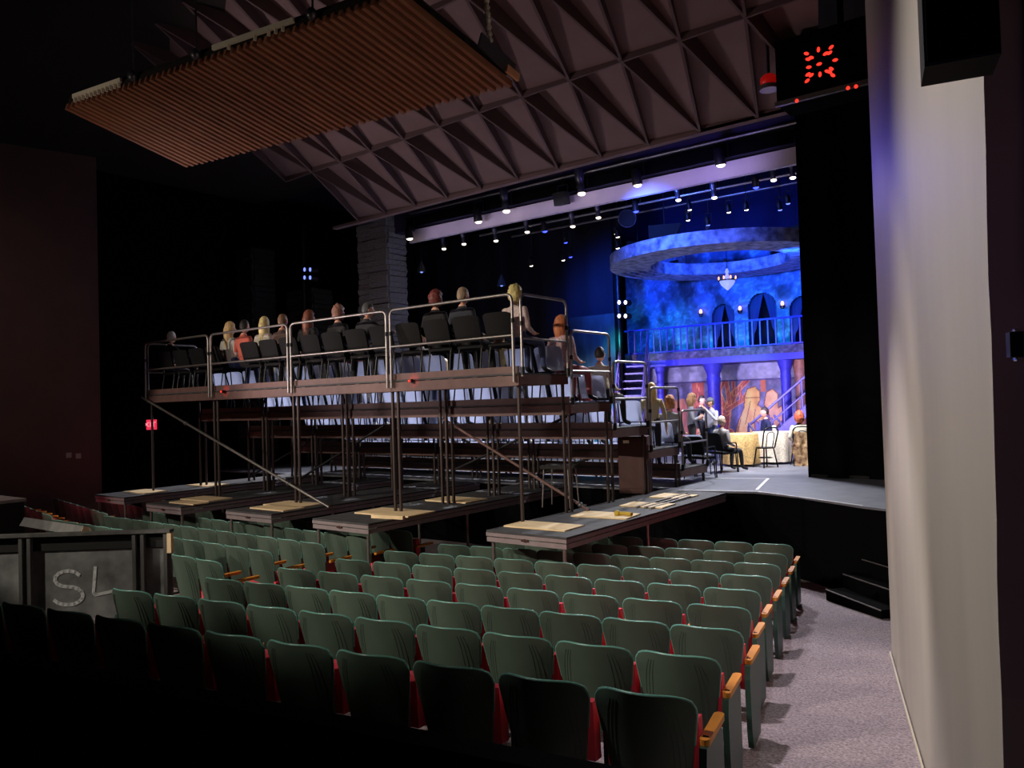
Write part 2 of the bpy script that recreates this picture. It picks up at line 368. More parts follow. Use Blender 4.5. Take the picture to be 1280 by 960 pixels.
# stacked stone pillars on the stage left
def pillar(x0, x1, Y, z0, z1, m, label, rows, dep=.7):
    t = thing('stone_pillar', label, 'pillar', ((x0+x1)/2, Y, z0)); W = x1-x0; h = (z1-z0)/rows
    mb = MB(); mb.box((0, dep/2, (z1-z0)/2), (W*.9, dep*.9, z1-z0)); mb.build('core', M['stonedark'], t)
    meshes = []
    for k in range(6):
        b = MB(); b.box((0, 0, 0), (1, 1, 1)); b.v = [(v[0]+random.uniform(-.06, .06), v[1]+random.uniform(-.05, .05), v[2]+random.uniform(-.12, .12)) for v in b.v]
        meshes.append(b.mesh('stone', m))
    for r in range(rows):
        c = random.uniform(.3, .7); 
        for a, b in ((0, c), (c, 1)):
            w_ = (b-a)*W*.985; o = link('stone', random.choice(meshes), t, (-W/2+(a+b)/2*W, random.uniform(-.02, .05), (r+.5)*h)); o.scale = (w_, .16, h*.9)
        for side in (1, -1):
            o = link('stone', random.choice(meshes), t, (side*(W/2-.03), dep/2, (r+.5)*h)); o.scale = (.12+random.uniform(0, .05), dep, h*.88)
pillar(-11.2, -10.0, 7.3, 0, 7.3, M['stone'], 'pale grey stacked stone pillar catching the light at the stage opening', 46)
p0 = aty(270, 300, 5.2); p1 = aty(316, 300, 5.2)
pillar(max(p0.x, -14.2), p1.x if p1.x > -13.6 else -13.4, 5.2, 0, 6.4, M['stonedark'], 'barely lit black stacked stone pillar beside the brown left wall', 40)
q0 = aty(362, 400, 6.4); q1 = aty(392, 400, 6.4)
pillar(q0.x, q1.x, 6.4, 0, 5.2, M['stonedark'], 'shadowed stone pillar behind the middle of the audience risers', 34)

# ---------------------------------------------------------------- stage floor
mb = MB(); apron = [(-13.5, 3.9), (-6, 4.2), (.18, 4.3), (1.5, 4.62), (2.3, 4.28), (3.45, 3.5), (4.75, 2.9), (4.75, 16), (-13.5, 16)]
mb.prism([(x, y, -.12) for x, y in apron], (0, 0, .12)); mb.v = [(x, y, z if z > -.05 else -.03) for x, y, z in mb.v]; struct(mb.build('stage_floor', M['stage']))
mb = MB(); mb.prism([(x, y+.01, -1.6) for x, y in apron[:7]]+[(4.75, 3.4, -1.6), (4.75, 6, -1.6), (-13.5, 6, -1.6)], (0, 0, 1.565)); struct(mb.build('stage_front', M['blackcloth']))
mb = MB(); tp = [atz(848, 600, .004), atz(895, 598, .004), atz(960, 598, .004), atz(946, 612, .004)]
for a, b in zip(tp[1:], tp[2:]): mb.bar((a.x, a.y, .003), (b.x, b.y, .003), .05, .004)
a, b = Vector((.2, 4.36, .003)), Vector((1.5, 4.68, .003)); mb.bar(a, b, .03, .004); mb.bar(b, (3.45, 3.57, .003), .025, .004)
tag(mb.build('floor_tape', M['tape']), 'white tape lines stuck on the stage floor near the apron edge', 'tape')
# steps down from the apron at the far end of the aisle
t = thing('apron_steps', 'black steps with pale nosings at the end of the aisle', 'steps', (3.62, 2.95, floor_z(3.6, 2.9)))
an = math.atan2(-.66, .75)
t.rotation_euler = (0, 0, an)
for k in range(3):
    mb = MB(); mb.box((0, .15-.28*(2-k)+.3, .14+.2*k-.1), (1.2, .28, .2+.0)); mb.build('step', M['blackcloth'], t)
    mb = MB(); mb.box((0, .15-.28*(2-k)+.3-.142, .14+.2*k-.005), (1.2, .012, .014)); mb.build('nosing', M['steel'], t)

# ---------------------------------------------------------------- extension platforms over the seats
PLAT = [(-.14, 1.10, -.62, 4.3), (-3.20, -1.98, -.97, 4.2), (-5.43, -4.19, -.98, 4.15), (-7.78, -6.6, -1.1, 4.1), (-10.4, -9.2, -.8, 4.0)]
PLAB = ['rightmost black platform reaching over the seats, nearest the aisle', 'black platform over the seats, second from the right', 'black platform over the middle block of seats', 'black platform over the seats, second from the left', 'leftmost black platform beside the brown wall']
for (x0, x1, y0, y1), lb in zip(PLAT, PLAB):
    t = thing('extension_platform', lb, 'platform', ((x0+x1)/2, (y0+y1)/2, 0), 0, 'stage extension platforms over the seats'); W = x1-x0; L = y1-y0
    nb = 2
    for k in range(nb):
        b0 = -L/2+L/nb*k; mb = MB(); mb.box((0, b0+L/nb/2, -.012), (W, L/nb-.012, .024)); mb.build('deck_board', M['deck'], t)
    mb = MB()
    for zz, hh, ins in ((-.05, .045, 0), (-.115, .06, .006)):
        mb.box((0, -L/2+.015+ins, zz), (W-2*ins, .03, hh)); mb.box((0, L/2-.015-ins, zz), (W-2*ins, .03, hh))
        mb.box((-W/2+.015+ins, 0, zz), (.03, L-.06, hh)); mb.box((W/2-.015-ins, 0, zz), (.03, L-.06, hh))
    mb.build('edge_frame', M['deckedge'], t)
    for sx in (-1, 1):
        for yy in (-L/2+.06, -L/2+2.2, ):
            fx, fy = (x0+x1)/2+sx*(W/2-.07), (y0+y1)/2+yy; z0 = floor_z(fx, fy); mb = MB()
            mb.tube([(sx*(W/2-.07), yy, z0), (sx*(W/2-.07), yy, -.14)], .024, 8); mb.build('leg', M['steel'], t)
    mb = MB(); mb.tube([(0, -L/2-.004, -.085), (0, -L/2-.012, -.085)], .022, 8); mb.box((0, -L/2-.006, -.085), (.11, .01, .028)); mb.build('latch', M['cabinet'], t)
# plywood spreader boards under the scaffold posts
PLY = [(.38, -.06, .95, .48, .03, 'plywood pad under the nearest scaffold post on the right platform'), (.62, 1.12, .85, .5, .1, 'plywood pad under the second scaffold post from the aisle'),
 (.66, 2.3, .7, .5, .05, 'shadowed plywood pad under the third post of the right platform'), (.55, 3.45, .62, .55, .0, 'reddish plywood pad at the far end of the right platform'),
 (-2.45, .0, 1.1, .62, .05, 'broad plywood pad under the paired posts on the second platform'), (-4.85, -.05, .95, .55, .02, 'plywood pad under the posts of the middle platform'),
 (-4.7, -.5, .9, .42, .0, 'plywood sheet lying in front on the middle platform'), (-7.2, -.25, .9, .5, .04, 'plywood pad under the post of the second platform from the left'), (-6.95, -.75, .8, .3, .0, 'narrow plywood strip near the front of the second platform from the left'),
 (-9.8, -.05, .9, .5, .0, 'plywood pad under the far left scaffold post'), (-9.75, 1.35, .9, .5, .0, 'plywood sheet in the light further back on the leftmost platform'), (-2.6, 1.6, .9, .6, .02, 'dim plywood pad in the shadow below the risers')]
for x, y, a, b, rz, lb in PLY:
    mb = MB(); mb.box((0, 0, .0), (a, b, .02)); o = mb.build('plywood_sheet', M['ply'], None, (x, y, .011)); o.rotation_euler = (0, 0, rz); tag(o, lb, 'plywood', 'plywood pads under the scaffold')
mb = MB(); mb.tube(rounded([(0, 0, 0), (.12, .04, 0), (.22, .01, .0)], .04), .026, 8); mb.ball((0, 0, 0), .045)
tag(mb.build('yellow_strap_roll', M['yellow'], None, (.82, 1.1, .05)), 'yellow and black strap end lying by the post foot', 'strap')
tag(MB().bar((0, 0, 0), (.55, .1, 0), .06, .05).build('timber_offcut', M['ply'], None, (-2.35, -.55, .03)), 'short pale timber offcut on the second platform from the right', 'timber')
for k, (x, y, rz) in enumerate(((.62, 2.9, .1), (.75, 2.85, .1), (.86, 2.7, .1))):
    o = MB().box((0, 0, 0), (.035, 1.9-.2*k, .03)).build('aluminium_bar', M['steel'], None, (x, y, .018)); o.rotation_euler = (0, 0, .03)
    tag(o, f'long pale bar lying on the right platform, {ORD[k]} from the seats side'.replace('seats side', 'left'), 'bar', 'bars lying on the right platform')

# ---------------------------------------------------------------- audience risers
BAY, DEP, H0, DROP = 2.44, 1.22, 2.036, .4287
def bez_rail(w, h): return rounded([(0, 0, 0), (0, 0, h), (w, 0, h), (w, 0, 0)], .11, 6)
RL, RW = ['lowest', 'second lowest', 'middle', 'second highest', 'top'][::-1], ['rightmost', 'second from the right', 'second from the left', 'leftmost']
deckmesh = MB().box((-BAY/2, DEP/2, -.012), (BAY-.01, DEP-.01, .024)).mesh('deck_board', M['deck'])
em = MB(); 
em.box((-BAY/2, .02, -.10), (BAY-.01, .04, .13)); em.box((-BAY/2, .035, .045), (BAY-.03, .022, .10)); em.box((-BAY/2, .0, -.17), (BAY-.01, .06, .012))
em.box((-BAY/2, DEP-.02, -.09), (BAY-.01, .04, .13)); em.box((-.02, DEP/2, -.09), (.04, DEP-.08, .13)); em.box((-BAY+.02, DEP/2, -.09), (.04, DEP-.08, .13))
for k in range(5): em.box((-BAY*(k+.7)/5.4, -.004, -.035+.0*k), (.10, .012, .012))
edgemesh = em.mesh('edge_frame', M['brownsteel'])
for j in range(5):
    Z = H0-j*DROP; legm = MB().tube([(0, 0, 0), (0, 0, Z-.03)], .026, 8).mesh('leg', M['postsem'])
    for i in range(4):
        t = thing('riser_platform', f'audience riser platform on the {RL[j]} tier, {RW[i]} bay', 'riser', (-BAY*i, DEP*j, 0), 0, 'stepped audience riser platforms')
        link('deck_board', deckmesh, t, (0, 0, Z)); link('edge_frame', edgemesh, t, (0, 0, Z))
        for lx in (-.06, -BAY+.06):
            for ly in (.07, DEP-.07):
                link('leg', legm, t, (lx, ly, 0))
    # guard rail at the open right end of every tier
    mb = MB(); w_ = DEP-.1; mb.tube(bez_rail(w_, 1.12), .021, 8); mb.tube([(0, 0, .52), (w_, 0, .52)], .017, 8)
    t = thing('end_guardrail', f'steel guard rail closing the right end of the {RL[j]} tier', 'railing', (.03, DEP*j+.05, Z-.05), PI/2, 'guard rails at the right end of the tiers')
    mb.build('rail_loop', M['steel'], t)
    for xx in (0, w_):
        MB().tube([(xx, 0, .02), (xx, 0, .13)], .032, 8).build('clamp', M['lampblack'], t); MB().tube([(xx, 0, .69), (xx, 0, .75)], .027, 8).build('clamp', M['lampblack'], t)
for i in range(4):
    w_ = BAY-.09; t = thing('back_guardrail', f'steel guard rail along the back of the top tier, {RW[i]} bay', 'railing', (-BAY*(i+1)+.045, -.045, H0-.12), 0, 'guard rails along the back of the top tier')
    mb = MB(); mb.tube(bez_rail(w_, 1.19), .022, 8); mb.build('rail_loop', M['steel'], t)
    mb = MB(); mb.tube([(0, 0, .63), (w_, 0, .63)], .018, 8); mb.build('mid_rail', M['steel'], t)
    for xx in (0, w_):
        mb = MB(); mb.tube([(xx, 0, .80), (xx, 0, .86)], .028, 8); mb.build('clamp', M['lampblack'], t)
for x in (-6.9, -1.98):  # glowing pieces and spots added to imitate reflected red light
    t = thing('indicator_lamp', f'small red indicator glowing on the top tier edge, {"left" if x < -4 else "right"} one', 'lamp', (x, -.075, H0-.03), 0, 'red indicators on the top tier edge')
    MB().box((0, .02, 0), (.07, .05, .05)).build('housing', M['lampblack'], t); MB().ball((0, -.012, 0), (.02, .012, .016), 8, 6).build('led', M['glowred'], t)
    lamp('SPOT', 'indicator_glow', (x, -.33, H0-.0), (x, 0, H0-.02), 7, (1, .03, .02), .02, 44, 1)
# left end rail (seen through)
mb = MB(); mb.tube(bez_rail(DEP-.1, 1.12), .021, 8); mb.tube([(0, 0, .52), (DEP-.1, 0, .52)], .017, 8)
t = thing('end_guardrail', 'steel guard rail closing the far left end of the top tier', 'railing', (-BAY*4-.03, .05, H0-.05), PI/2); mb.build('rail_loop', M['steel'], t)
def brace(a, b, m, lb, clamps=(.28, .82)):
    a, b = Vector(a), Vector(b); t = thing('brace_pole', lb, 'scaffold pole', a, 0, 'diagonal scaffold braces'); mb = MB(); mb.tube([(0, 0, 0), b-a], .024, 8); mb.build('pole', m, t)
    for k in clamps:
        p = (b-a)*k; mb = MB(); mb.ball(p, .045, 8, 6); mb.box(p+Vector((.05, 0, .0)), (.10, .03, .03)); mb.build('coupler', M['lampgrey'], t)
brace((-9.78, -.10, 1.98), (-3.86, -.10, .02), M['steel'], 'long diagonal steel brace pole from the top left corner down to the third platform')
brace((-2.6, 1.32, 1.4), (.22, 1.32, .03), M['brownsteel'], 'rusty brown diagonal brace pole leading down to the right platform', (.95,))
brace((-3.6, 2.5, .35), (-.3, 2.5, 1.6), M['lampblack'], 'black diagonal brace rising to the right under the middle tier', ())
brace((-6.8, 1.3, .1), (-4.0, 1.3, 1.3), M['lampblack'], 'black diagonal brace rising to the right below the left half of the risers', ())
brace((-2.9, 3.7, .1), (-.1, 3.7, .9), M['lampblack'], 'thin black diagonal brace under the second lowest tier', ())
brace((-9.7, 2.4, .1), (-7.6, 2.4, .9), M['lampblack'], 'short black diagonal brace standing below the far left bay', ())

# stackable chairs: one built, then copied with its parts
def chair_meshes(tagc, m):
    seat = MB(); seat.grid(lambda u, v: (-.235+.47*u, -.22+.46*v, .44+.015*math.cos((u-.5)*3)-.03*max(0, v-.75)), 8, 8, thick=(0, 0, -.045))
    back = MB()
    def bf(u, v):
        w = .232+.012*v-(.012*((v-.9)/.1)**2 if v > .9 else 0); x = (u-.5)*2
        return (x*w, -.235-.10*v-.045*(1-x*x), .49+.37*v-.022*abs(x)**8*v**6)
    back.grid(bf, 10, 8, thick=(0, .035, 0))
    leg = lambda x, y0, y1: MB().tube([(x, y0, 0), (x*.97, y1, .44)], .012, 6)
    sup = MB()
    sup.tube(rounded([(-.2, -.29, .8), (-.2, -.25, .55), (-.2, -.2, .41), (.2, -.2, .41), (.2, -.25, .55), (.2, -.29, .8)], .04), .011, 6)
    return [('seat', seat.mesh('seat', m)), ('backrest', back.mesh('backrest', m)), ('back_frame', sup.mesh('back_frame', M['chairframe'])),
            ('leg', leg(-.21, -.27, -.2).mesh('leg', M['chairframe'])), ('leg', leg(.21, -.27, -.2).mesh('leg', M['chairframe'])), ('leg', leg(-.21, .23, .19).mesh('leg', M['chairframe'])), ('leg', leg(.21, .23, .19).mesh('leg', M['chairframe']))]
CH = {'black': chair_meshes('b', M['chairblack']), 'grey': chair_meshes('g', M['chairgrey'])}
def chair(kind, x, y, z, rz, label, group=None):
    t = thing('stacking_chair', label, 'chair', (x, y, z), rz, group)
    for n, me in CH[kind]: link(n, me, t)
    return t
for j in range(5):
    for i in range(16):
        if j == 0 and i in (11,): continue
        x = -.42-.585*i; kind = 'black' if j == 0 else 'grey'
        chair(kind, x, DEP*j+.40, H0-j*DROP, random.uniform(-.05, .05), f'{kind} stacking chair on the {RL[j]} riser tier, {ORD[i]} from the right end', f'chairs on the {RL[j]} riser tier')
for i, (x, y, k, lb) in enumerate(((-.62, 7.0, 'grey', 'grey stacking chair at floor level in front of the risers, nearest the apron'), (-1.25, 7.1, 'grey', 'grey stacking chair on the stage floor beside the lowest tier'))):
    chair(k, x, y, 0, .05, lb)

# ---------------------------------------------------------------- theatre seats
def shell_pt(u, v, off=0):
    x = (u-.5)*2; w = .196+.064*min(1, v*1.15)
    r = 0
    if v > .86: q = (v-.86)/.14; w = w-.022*q**3
    zt = .30+.57*v-(.035*abs(x)**5)*(v**4)
    return Vector((x*w, -.255-.10*v+.09*x*x+off, zt))
sh = MB(); sh.grid(lambda u, v: shell_pt(u, v), 12, 12, 0, True, thick=(0, .022, .004))
for s_ in (-1, 1):
    for k in range(3):
        pts = []
        for q in np.linspace(0, 1, 9):
            v = .12+.80*q; u = .5+s_*(.46-.055*k-.05*q+.0*k-.10*(q**3)*(1-.2*k)); pts.append(shell_pt(u, v, -.001))
        sh.tube(pts, .0017, 4, 0, False)
rimpts = [shell_pt(0, v, .011) for v in np.linspace(.55, 1, 8)]+[shell_pt(u, 1, .011) for u in np.linspace(.06, .94, 12)]+[shell_pt(1, v, .011) for v in np.linspace(1, .55, 8)]
sh.tube(rimpts, .0085, 6, 1, True)
ME_SHELL = sh.mesh('back_shell', [M['shell'], M['rim']])
bc = MB(); bc.grid(lambda u, v: shell_pt(.06+.88*u, .12+.72*v, .03+.035*math.sin(PI*u)**.5*math.sin(PI*v)**.5), 8, 8, thick=(0, -.012, 0)); ME_BC = bc.mesh('back_cushion', M['red'])
su = MB(); su.grid(lambda u, v: (-.245+.49*u, -.13-.02*v, .40+.32*v), 6, 6, thick=(0, .085, -.01))
su.v = [(a*(1-.05*max(0, (c-.7))/.1), b, c) for a, b, c in su.v]; ME_SUP = su.mesh('seat_cushion', M['red'])
sd = MB(); sd.grid(lambda u, v: (-.245+.49*u, -.20+.50*v, .47+.03*v+.02*math.sin(PI*u)), 8, 6, thick=(0, 0, -.11)); ME_SDN = sd.mesh('seat_cushion', M['red'])
ar = MB(); prof = []
for q in np.linspace(0, PI, 9): prof.append((.028*math.cos(q), .20+.03*math.sin(q)))
for q in np.linspace(PI, 2*PI, 7): prof.append((.026*math.cos(q), -.13+.026*math.sin(q)))
ar.prism([(x+.275, y-.02, .595) for x, y in prof], (0, 0, .032)); ME_ARM = ar.mesh('armrest', M['wood'])
ME_PLATE = MB().box((.275, -.13, .6285), (.028, .014, .002)).mesh('number_plate', M['blackcloth'])
st = MB(); st.prism([(.257, -.16, 0), (.257, .14, 0), (.257, .17, .12), (.257, .17, .55), (.257, .12, .595), (.257, -.2, .595), (.257, -.22, .5), (.257, -.2, .15)], (.038, 0, 0)); ME_END = st.mesh('end_standard', M['iron'])
sn = MB(); sn.box((.275, -.02, .29), (.025, .07, .58)); sn.box((.275, -.02, .01), (.05, .26, .02)); ME_STD = sn.mesh('leg_standard', M['darkiron'])
def seat(x, y, z, rz, label, group, down=False, end=False, arm=True, left_end=False, bare=False):
    t = thing('theatre_seat', label, 'seat', (x, y, z), rz, group)
    link('back_shell', ME_SHELL, t); link('back_cushion', ME_BC, t); link('seat_cushion', ME_SDN if down else ME_SUP, t)
    if arm:
        o = link('armrest', ME_ARM, t, (0, 0, 0) if end or bare else (0, .10, -.02))
        if end: link('number_plate', ME_PLATE, o)
    link('end_standard' if end else 'leg_standard', ME_END if end else ME_STD, t)
    if left_end:
        o = link('end_standard', ME_END, t); o.scale = (-1, 1, 1); o = link('armrest', ME_ARM, t); o.scale = (-1, 1, 1)
    return t
SK = [0, -.0958, -.1513, -.217, -.3053, -.3523, -.4305, -.4646, -.5, -.54]
SWD = [.5604, .5463, .5281, .57, .5554, .5455, .5092, .5211, .53, .53]
CNT = {0: 11, 1: 10, 2: 10, 3: 9, 4: 9, 5: 9, 6: 9, 7: 8, 8: 6, -1: 0}
corner = Vector((-.255, -.34))
def rot2(v, a): return Vector((v.x*math.cos(a)-v.y*math.sin(a), v.x*math.sin(a)+v.y*math.cos(a)))
RN = {-1: 'black foremost', 0: 'shadowed front', 1: 'first lit', 2: 'second lit', 3: 'third lit', 4: 'fourth lit', 5: 'fifth lit', 6: 'sixth lit', 7: 'dim seventh', 8: 'dim eighth'}
for k in range(-1, 9):
    s0 = SK[k] if k >= 0 else .09; wd = SWD[k] if k >= 0 else .56
    for n in range(CNT[k]):
        s = s0-(n+1)*wd; base = O0+NN*PT*k+DD*s; p = base-rot2(corner, ANG)
        z = top_of(k)-SEAT_H
        seat(p.x, p.y, z, ANG, f'green theatre seat in the {RN[k]} row, {ORD[n]} from the right aisle', f'right block seats, {RN[k]} row', end=(n == 0), left_end=(n == CNT[k]-1 and k > 0))
po = O0-NN*.56+DD*.04; ph = .075-floor_z(3, -5.9)
t = thing('low_parapet', 'plain black low parapet wall behind the shadowed front row of seats', 'parapet', (po.x, po.y, floor_z(3, -5.9)), ANG)
MB().box((-4.6, -.06, ph/2-.15), (9.2, .12, ph+.24)).build('panel', M['blackcloth'], t); MB().box((-4.6, -.06, ph-.015), (9.22, .15, .03)).build('cap_rail', M['blackcloth'], t)
CRE = {2: -1.78, 3: -2.2, 4: -2.4, 5: -2.55, 6: -2.65}; CRN = {2: 2, 3: 12, 4: 12, 5: 12, 6: 12}; CW = .508
CNAME = {2: 'nearest', 3: 'second', 4: 'third', 5: 'fourth', 6: 'fifth'}
for k in range(2, 7):
    for n in range(CRN[k]):
        x = CRE[k]-n*CW+.02; y = -3.66+.955*(k-2)+.36; 
        seat(x, y, top_of(k)-SEAT_H, 0, f'green seat, {ORD[n]} from the right end, {CNAME[k]} row of centre block', f'centre block seats, {CNAME[k]} row', down=(n == 0 and k < 6), arm=True, bare=(n == 0))
LNAME = {3: 'nearest', 4: 'second', 5: 'third', 6: 'fourth', 7: 'furthest'}
for k in range(3, 8):
    for n in range(8):
        s = SK[k]-(8-n)*.54+.0; base = O0+NN*PT*k+DD*s; p = base-rot2(corner, ANG); x = 2*MIDX-p.x
        seat(x, p.y, top_of(k)-SEAT_H, -ANG, f'green seat, {ORD[n]} from the right end, {LNAME[k]} row of far left block', f'far left block seats, {LNAME[k]} row', end=(n == 0), down=(n == 0 and k in (4, 6)))

# ---------------------------------------------------------------- half wall with chalk marks
a = Vector((-2.95, -3.32)); b = Vector((-4.62, -4.66)); hd = (b-a).normalized(); hrz = math.atan2(-hd.y, -hd.x); LEN = 4.2
zt = .20; zb = floor_z(-3.0, -3.4)
t = thing('half_wall', 'black painted plywood half wall chalked with letters, backed with studs', 'partition', (a.x, a.y, zb), hrz)   # local -x runs away from the end
Hh = zt-zb
MB().box((-LEN/2, .02, Hh/2-.02), (LEN, .02, Hh-.04)).build('panel', M['wallblack'], t)
MB().box((-LEN/2, -.01, Hh-.015), (LEN+.02, .13, .035)).build('cap_rail', M['stud'], t)
MB().box((-LEN/2, -.0, Hh-.13), (LEN, .02, .17)).build('top_board', M['black'], t)
for xx in (-.05, -.33, -.43, -1.70, -1.80, -2.9, -3.0):
    MB().box((xx, -.035, Hh/2-.02), (.042, .075, Hh-.06)).build('stud', M['stud'], t)
MB().box((-.0, -.035, Hh-.16), (.05, .085, .24)).build('raw_wood_block', M['ply'], t)
def stroke(mb, pts, w):
    for p, q in zip(pts, pts[1:]):
        d = Vector((q[0]-p[0], 0, q[1]-p[1])); L = d.length; an = math.atan2(d.z, d.x)
        mb.box(((p[0]+q[0])/2, 0, (p[1]+q[1])/2), (L+w*.6, .004, w), 0, Matrix.Rotation(-an, 3, 'Y'))
mb = MB(); S_ = []
for q in np.linspace(.15*PI, 1.5*PI, 10): S_.append((-.99+.115*math.cos(q), .56+.075*math.sin(q)))
for q in np.linspace(.5*PI, -.85*PI, 12): S_.append((-.99+.135*math.cos(q), .40+.085*math.sin(q)))
stroke(mb, S_, .032); stroke(mb, [(-.74, .66), (-.76, .42), (-.74, .40), (-.58, .43)], .028)
mb.v = [((x+.95)*1.35-1.22, y+.006, (z-.5)*1.3+.46) for x, y, z in mb.v]
mb.build('chalk_letters', M['chalk'], t)
# rail board beyond the half wall, and a control box at the far left
pa, pb_ = atz(107, 668, -.02), atz(33, 656, -.02); dv = pa-pb_
mb = MB(); mb.prism([(0, -.10, 0), (0, .10, 0), (0, .05, .10), (0, -.03, .12)], (-dv.length, 0, 0), 0)
o = mb.build('sloped_rail_board', M['stud']); o.location = pa; o.rotation_euler = (0, 0, math.atan2(dv.y, dv.x))
tag(o, 'grey black sloped board with a raw end lying behind the half wall', 'board')
MB().prism([(.004, -.095, .005), (.004, .095, .005), (.004, .047, .095), (.004, -.028, .113)], (.006, 0, 0)).build('raw_end', M['ply'], o)
q = atz(10, 629, .25)
t = thing('control_box', 'black box with a pale top edge and small lamp at the far left', 'box', (q.x-.75, q.y, floor_z(q.x, q.y)))
hb = .25-floor_z(q.x, q.y)
MB().box((0, 0, hb/2), (1.2, .6, hb)).build('body', M['black'], t); MB().box((0, -.0, hb+.012), (1.24, .64, .05)).build('top', M['deckedge'], t)
MB().ball((.56, -.33, hb-.10), .05).build('lamp', M['glowdim'], t)

# ---------------------------------------------------------------- slatted wood baffle
ZB = 5.2
cL, cF, cR, cT = (atz(83, 133, 5.35), atz(235, 206, 4.95), atz(637, 105, 4.95), None)
w_dir = (cR-cF).normalized(); l_dir = (cL-cF); l_dir = l_dir-w_dir*l_dir.dot(w_dir); LENB = l_dir.length*1.05; l_dir.normalize()
n_dir = w_dir.cross(l_dir).normalized()
if n_dir.z < 0: n_dir = -n_dir
WB = (cR-cF).length
t = thing('slatted_ceiling_baffle', 'large hanging acoustic baffle of narrow brown wood slats', 'baffle', cF)
NS = 52
skew = (cL-cF)-l_dir*LENB
def bp(u, v): return (w_dir*WB*u+(cL-cF)*v*1.0)
for i in range(NS):
    u = i/(NS-1); p0 = bp(u, -.008*(i % 2)); p1 = bp(u, 1.0)
    mb = MB(); mb.bar(p0, p1, WB/NS*.50, .07); mb.build('slat', M['baffle'], t)
for v in (.12, .42, .72, .97):
    mb = MB(); mb.bar(bp(0, v)+n_dir*.07, bp(1, v)+n_dir*.07, .09, .07); mb.build('cross_rail', M['houseblack'], t)
mb = MB(); mb.prism([bp(0, 0)+n_dir*.12, bp(1, 0)+n_dir*.12, bp(1, 1)+n_dir*.12, bp(0, 1)+n_dir*.12], n_dir*.02); mb.build('backing', M['houseblack'], t)
for u0, u1 in ((.035, .215), (.52, .75)):
    mb = MB(); mb.bar(bp(u0, 1.025)+n_dir*.07, bp(u1, 1.025)+n_dir*.07, .03, .05)
    for k in range(12):
        uu = u0+(u1-u0)*(k+.5)/12
        if random.random() < .75: mb.box(bp(uu, 1.02)+n_dir*.03, (.02, .03, .07))
    mb.build('edge_rail', M['bracket'], t)
for u in (.26, .47, .80):
    mb = MB(); mb.tube([bp(u, 1.02)+n_dir*.05, bp(u, 1.02)+Vector((0, 0, 2.7))], .012, 6); mb.ball(bp(u, 1.03)+n_dir*.06, .06, 8, 6); mb.build('hanger', M['lampgrey'], t)
mb = MB(); mb.bar(bp(1.012, .02)+n_dir*.12, bp(1.012, .36)+n_dir*.16, .025, .16); mb.build('end_plate', M['lampgrey'], t)
mb = MB(); mb.bar(bp(1.02, .0)+n_dir*.05, bp(1.02, .12)+n_dir*.05, .03, .08); mb.build('end_bracket', mat('copper_bracket', (220, 160, 120), .4), t)
ch0 = bp(1.012, .27)+n_dir*.24; cm = MB().lathe([(.02, -.03), (.034, 0), (.02, .03)], n=8).mesh('chain_link', M['bracket'])
for k in range(40): link('chain_link', cm, t, ch0+Vector((-.002*k, -.004*k, .066*k)))

# ---------------------------------------------------------------- hung equipment at the upper right
YR = 2.2; KR = (YR+8.5)/13
sp0 = aty(970, 133, YR); sp1 = aty(1088, 105, YR)
t = thing('red_lit_loudspeaker', 'black ceiling box whose grille glows with a ring of red ovals', 'loudspeaker', ((sp0.x+sp1.x)/2, YR, (sp0.z+sp1.z)/2))
W = sp1.x-sp0.x
MB().box((0, .31, .46), (W*.98, .6, .86)).build('body', M['blackcloth'], t)
MB().box((0, -.02, .02), (W, .06, .06)).build('bottom_rail', M['steel'], t)
cx, cz = 1025, 79
for (px_, py_, an) in ((1008, 67, 30), (1010, 74, 25), (1014, 72, 25), (1011, 84, 10), (1010, 93, -20), (1014, 94, -25), (1009, 101, -30), (1023, 62, 90), (1024, 80, 0), (1025, 93, 90), (1039, 59, -30), (1032, 67, -20), (1037, 66, -25), (1044, 75, 5), (1034, 89, 30), (1039, 86, 40), (1037, 90, 35), (1041, 94, 40)):
    p = aty(px_, py_, YR); mb = MB(); mb.ball((0, 0, 0), (.036, .014, .021), 10, 6); o = mb.build('red_light', M['glowred'], t); o.location = p-t.location; o.rotation_euler = (0, math.radians(an), 0)
for px_, py_ in ((996, 126), (1060, 110), (1070, 108)):
    p = aty(px_, py_, YR-.05); mb = MB(); mb.ball((0, 0, 0), .024, 8, 6); o = mb.build('red_led', M['glowred'], t); o.location = p-t.location
MB().box((W/2+.14, 0, .36), (.30, .1, .12)).build('side_arm', M['lampblack'], t)
for sx in (-.2, .2): MB().tube([(sx, .3, .88), (sx, .3, 1.5)], .04).build('hanger', M['lampblack'], t)
q = aty(961, 101, 2.3)
t = thing('red_beacon', 'small red dome lamp fixed under the ceiling by the black box', 'lamp', q)
MB().ball((0, 0, 0), (.12, .12, .1), 12, 8).build('dome', mat('red_dome', (190, 24, 20), .3, emit=(170, 16, 12), estr=.35), t); MB().lathe([(.13, -.13), (.13, -.07)], n=14).build('base_ring', M['steel'], t)
MB().tube([(0, 0, .08), (0, 0, .6)], .02, 6).build('stem', M['lampblack'], t)
q = Vector(CAM)+Vector(ray(1203, 75))*1.9
t = thing('wall_loudspeaker', 'small black loudspeaker hung high at the near end of the grey right wall', 'loudspeaker', q, math.radians(13))
MB().box((0, .07, .16), (.162, .14, .32)).build('body', M['black'], t); MB().box((0, -.006, .16), (.150, .012, .30)).build('grille', M['blackcloth'], t)
MB().box((.02, .16, .2), (.03, .12, .03)).build('bracket', M['lampblack'], t)

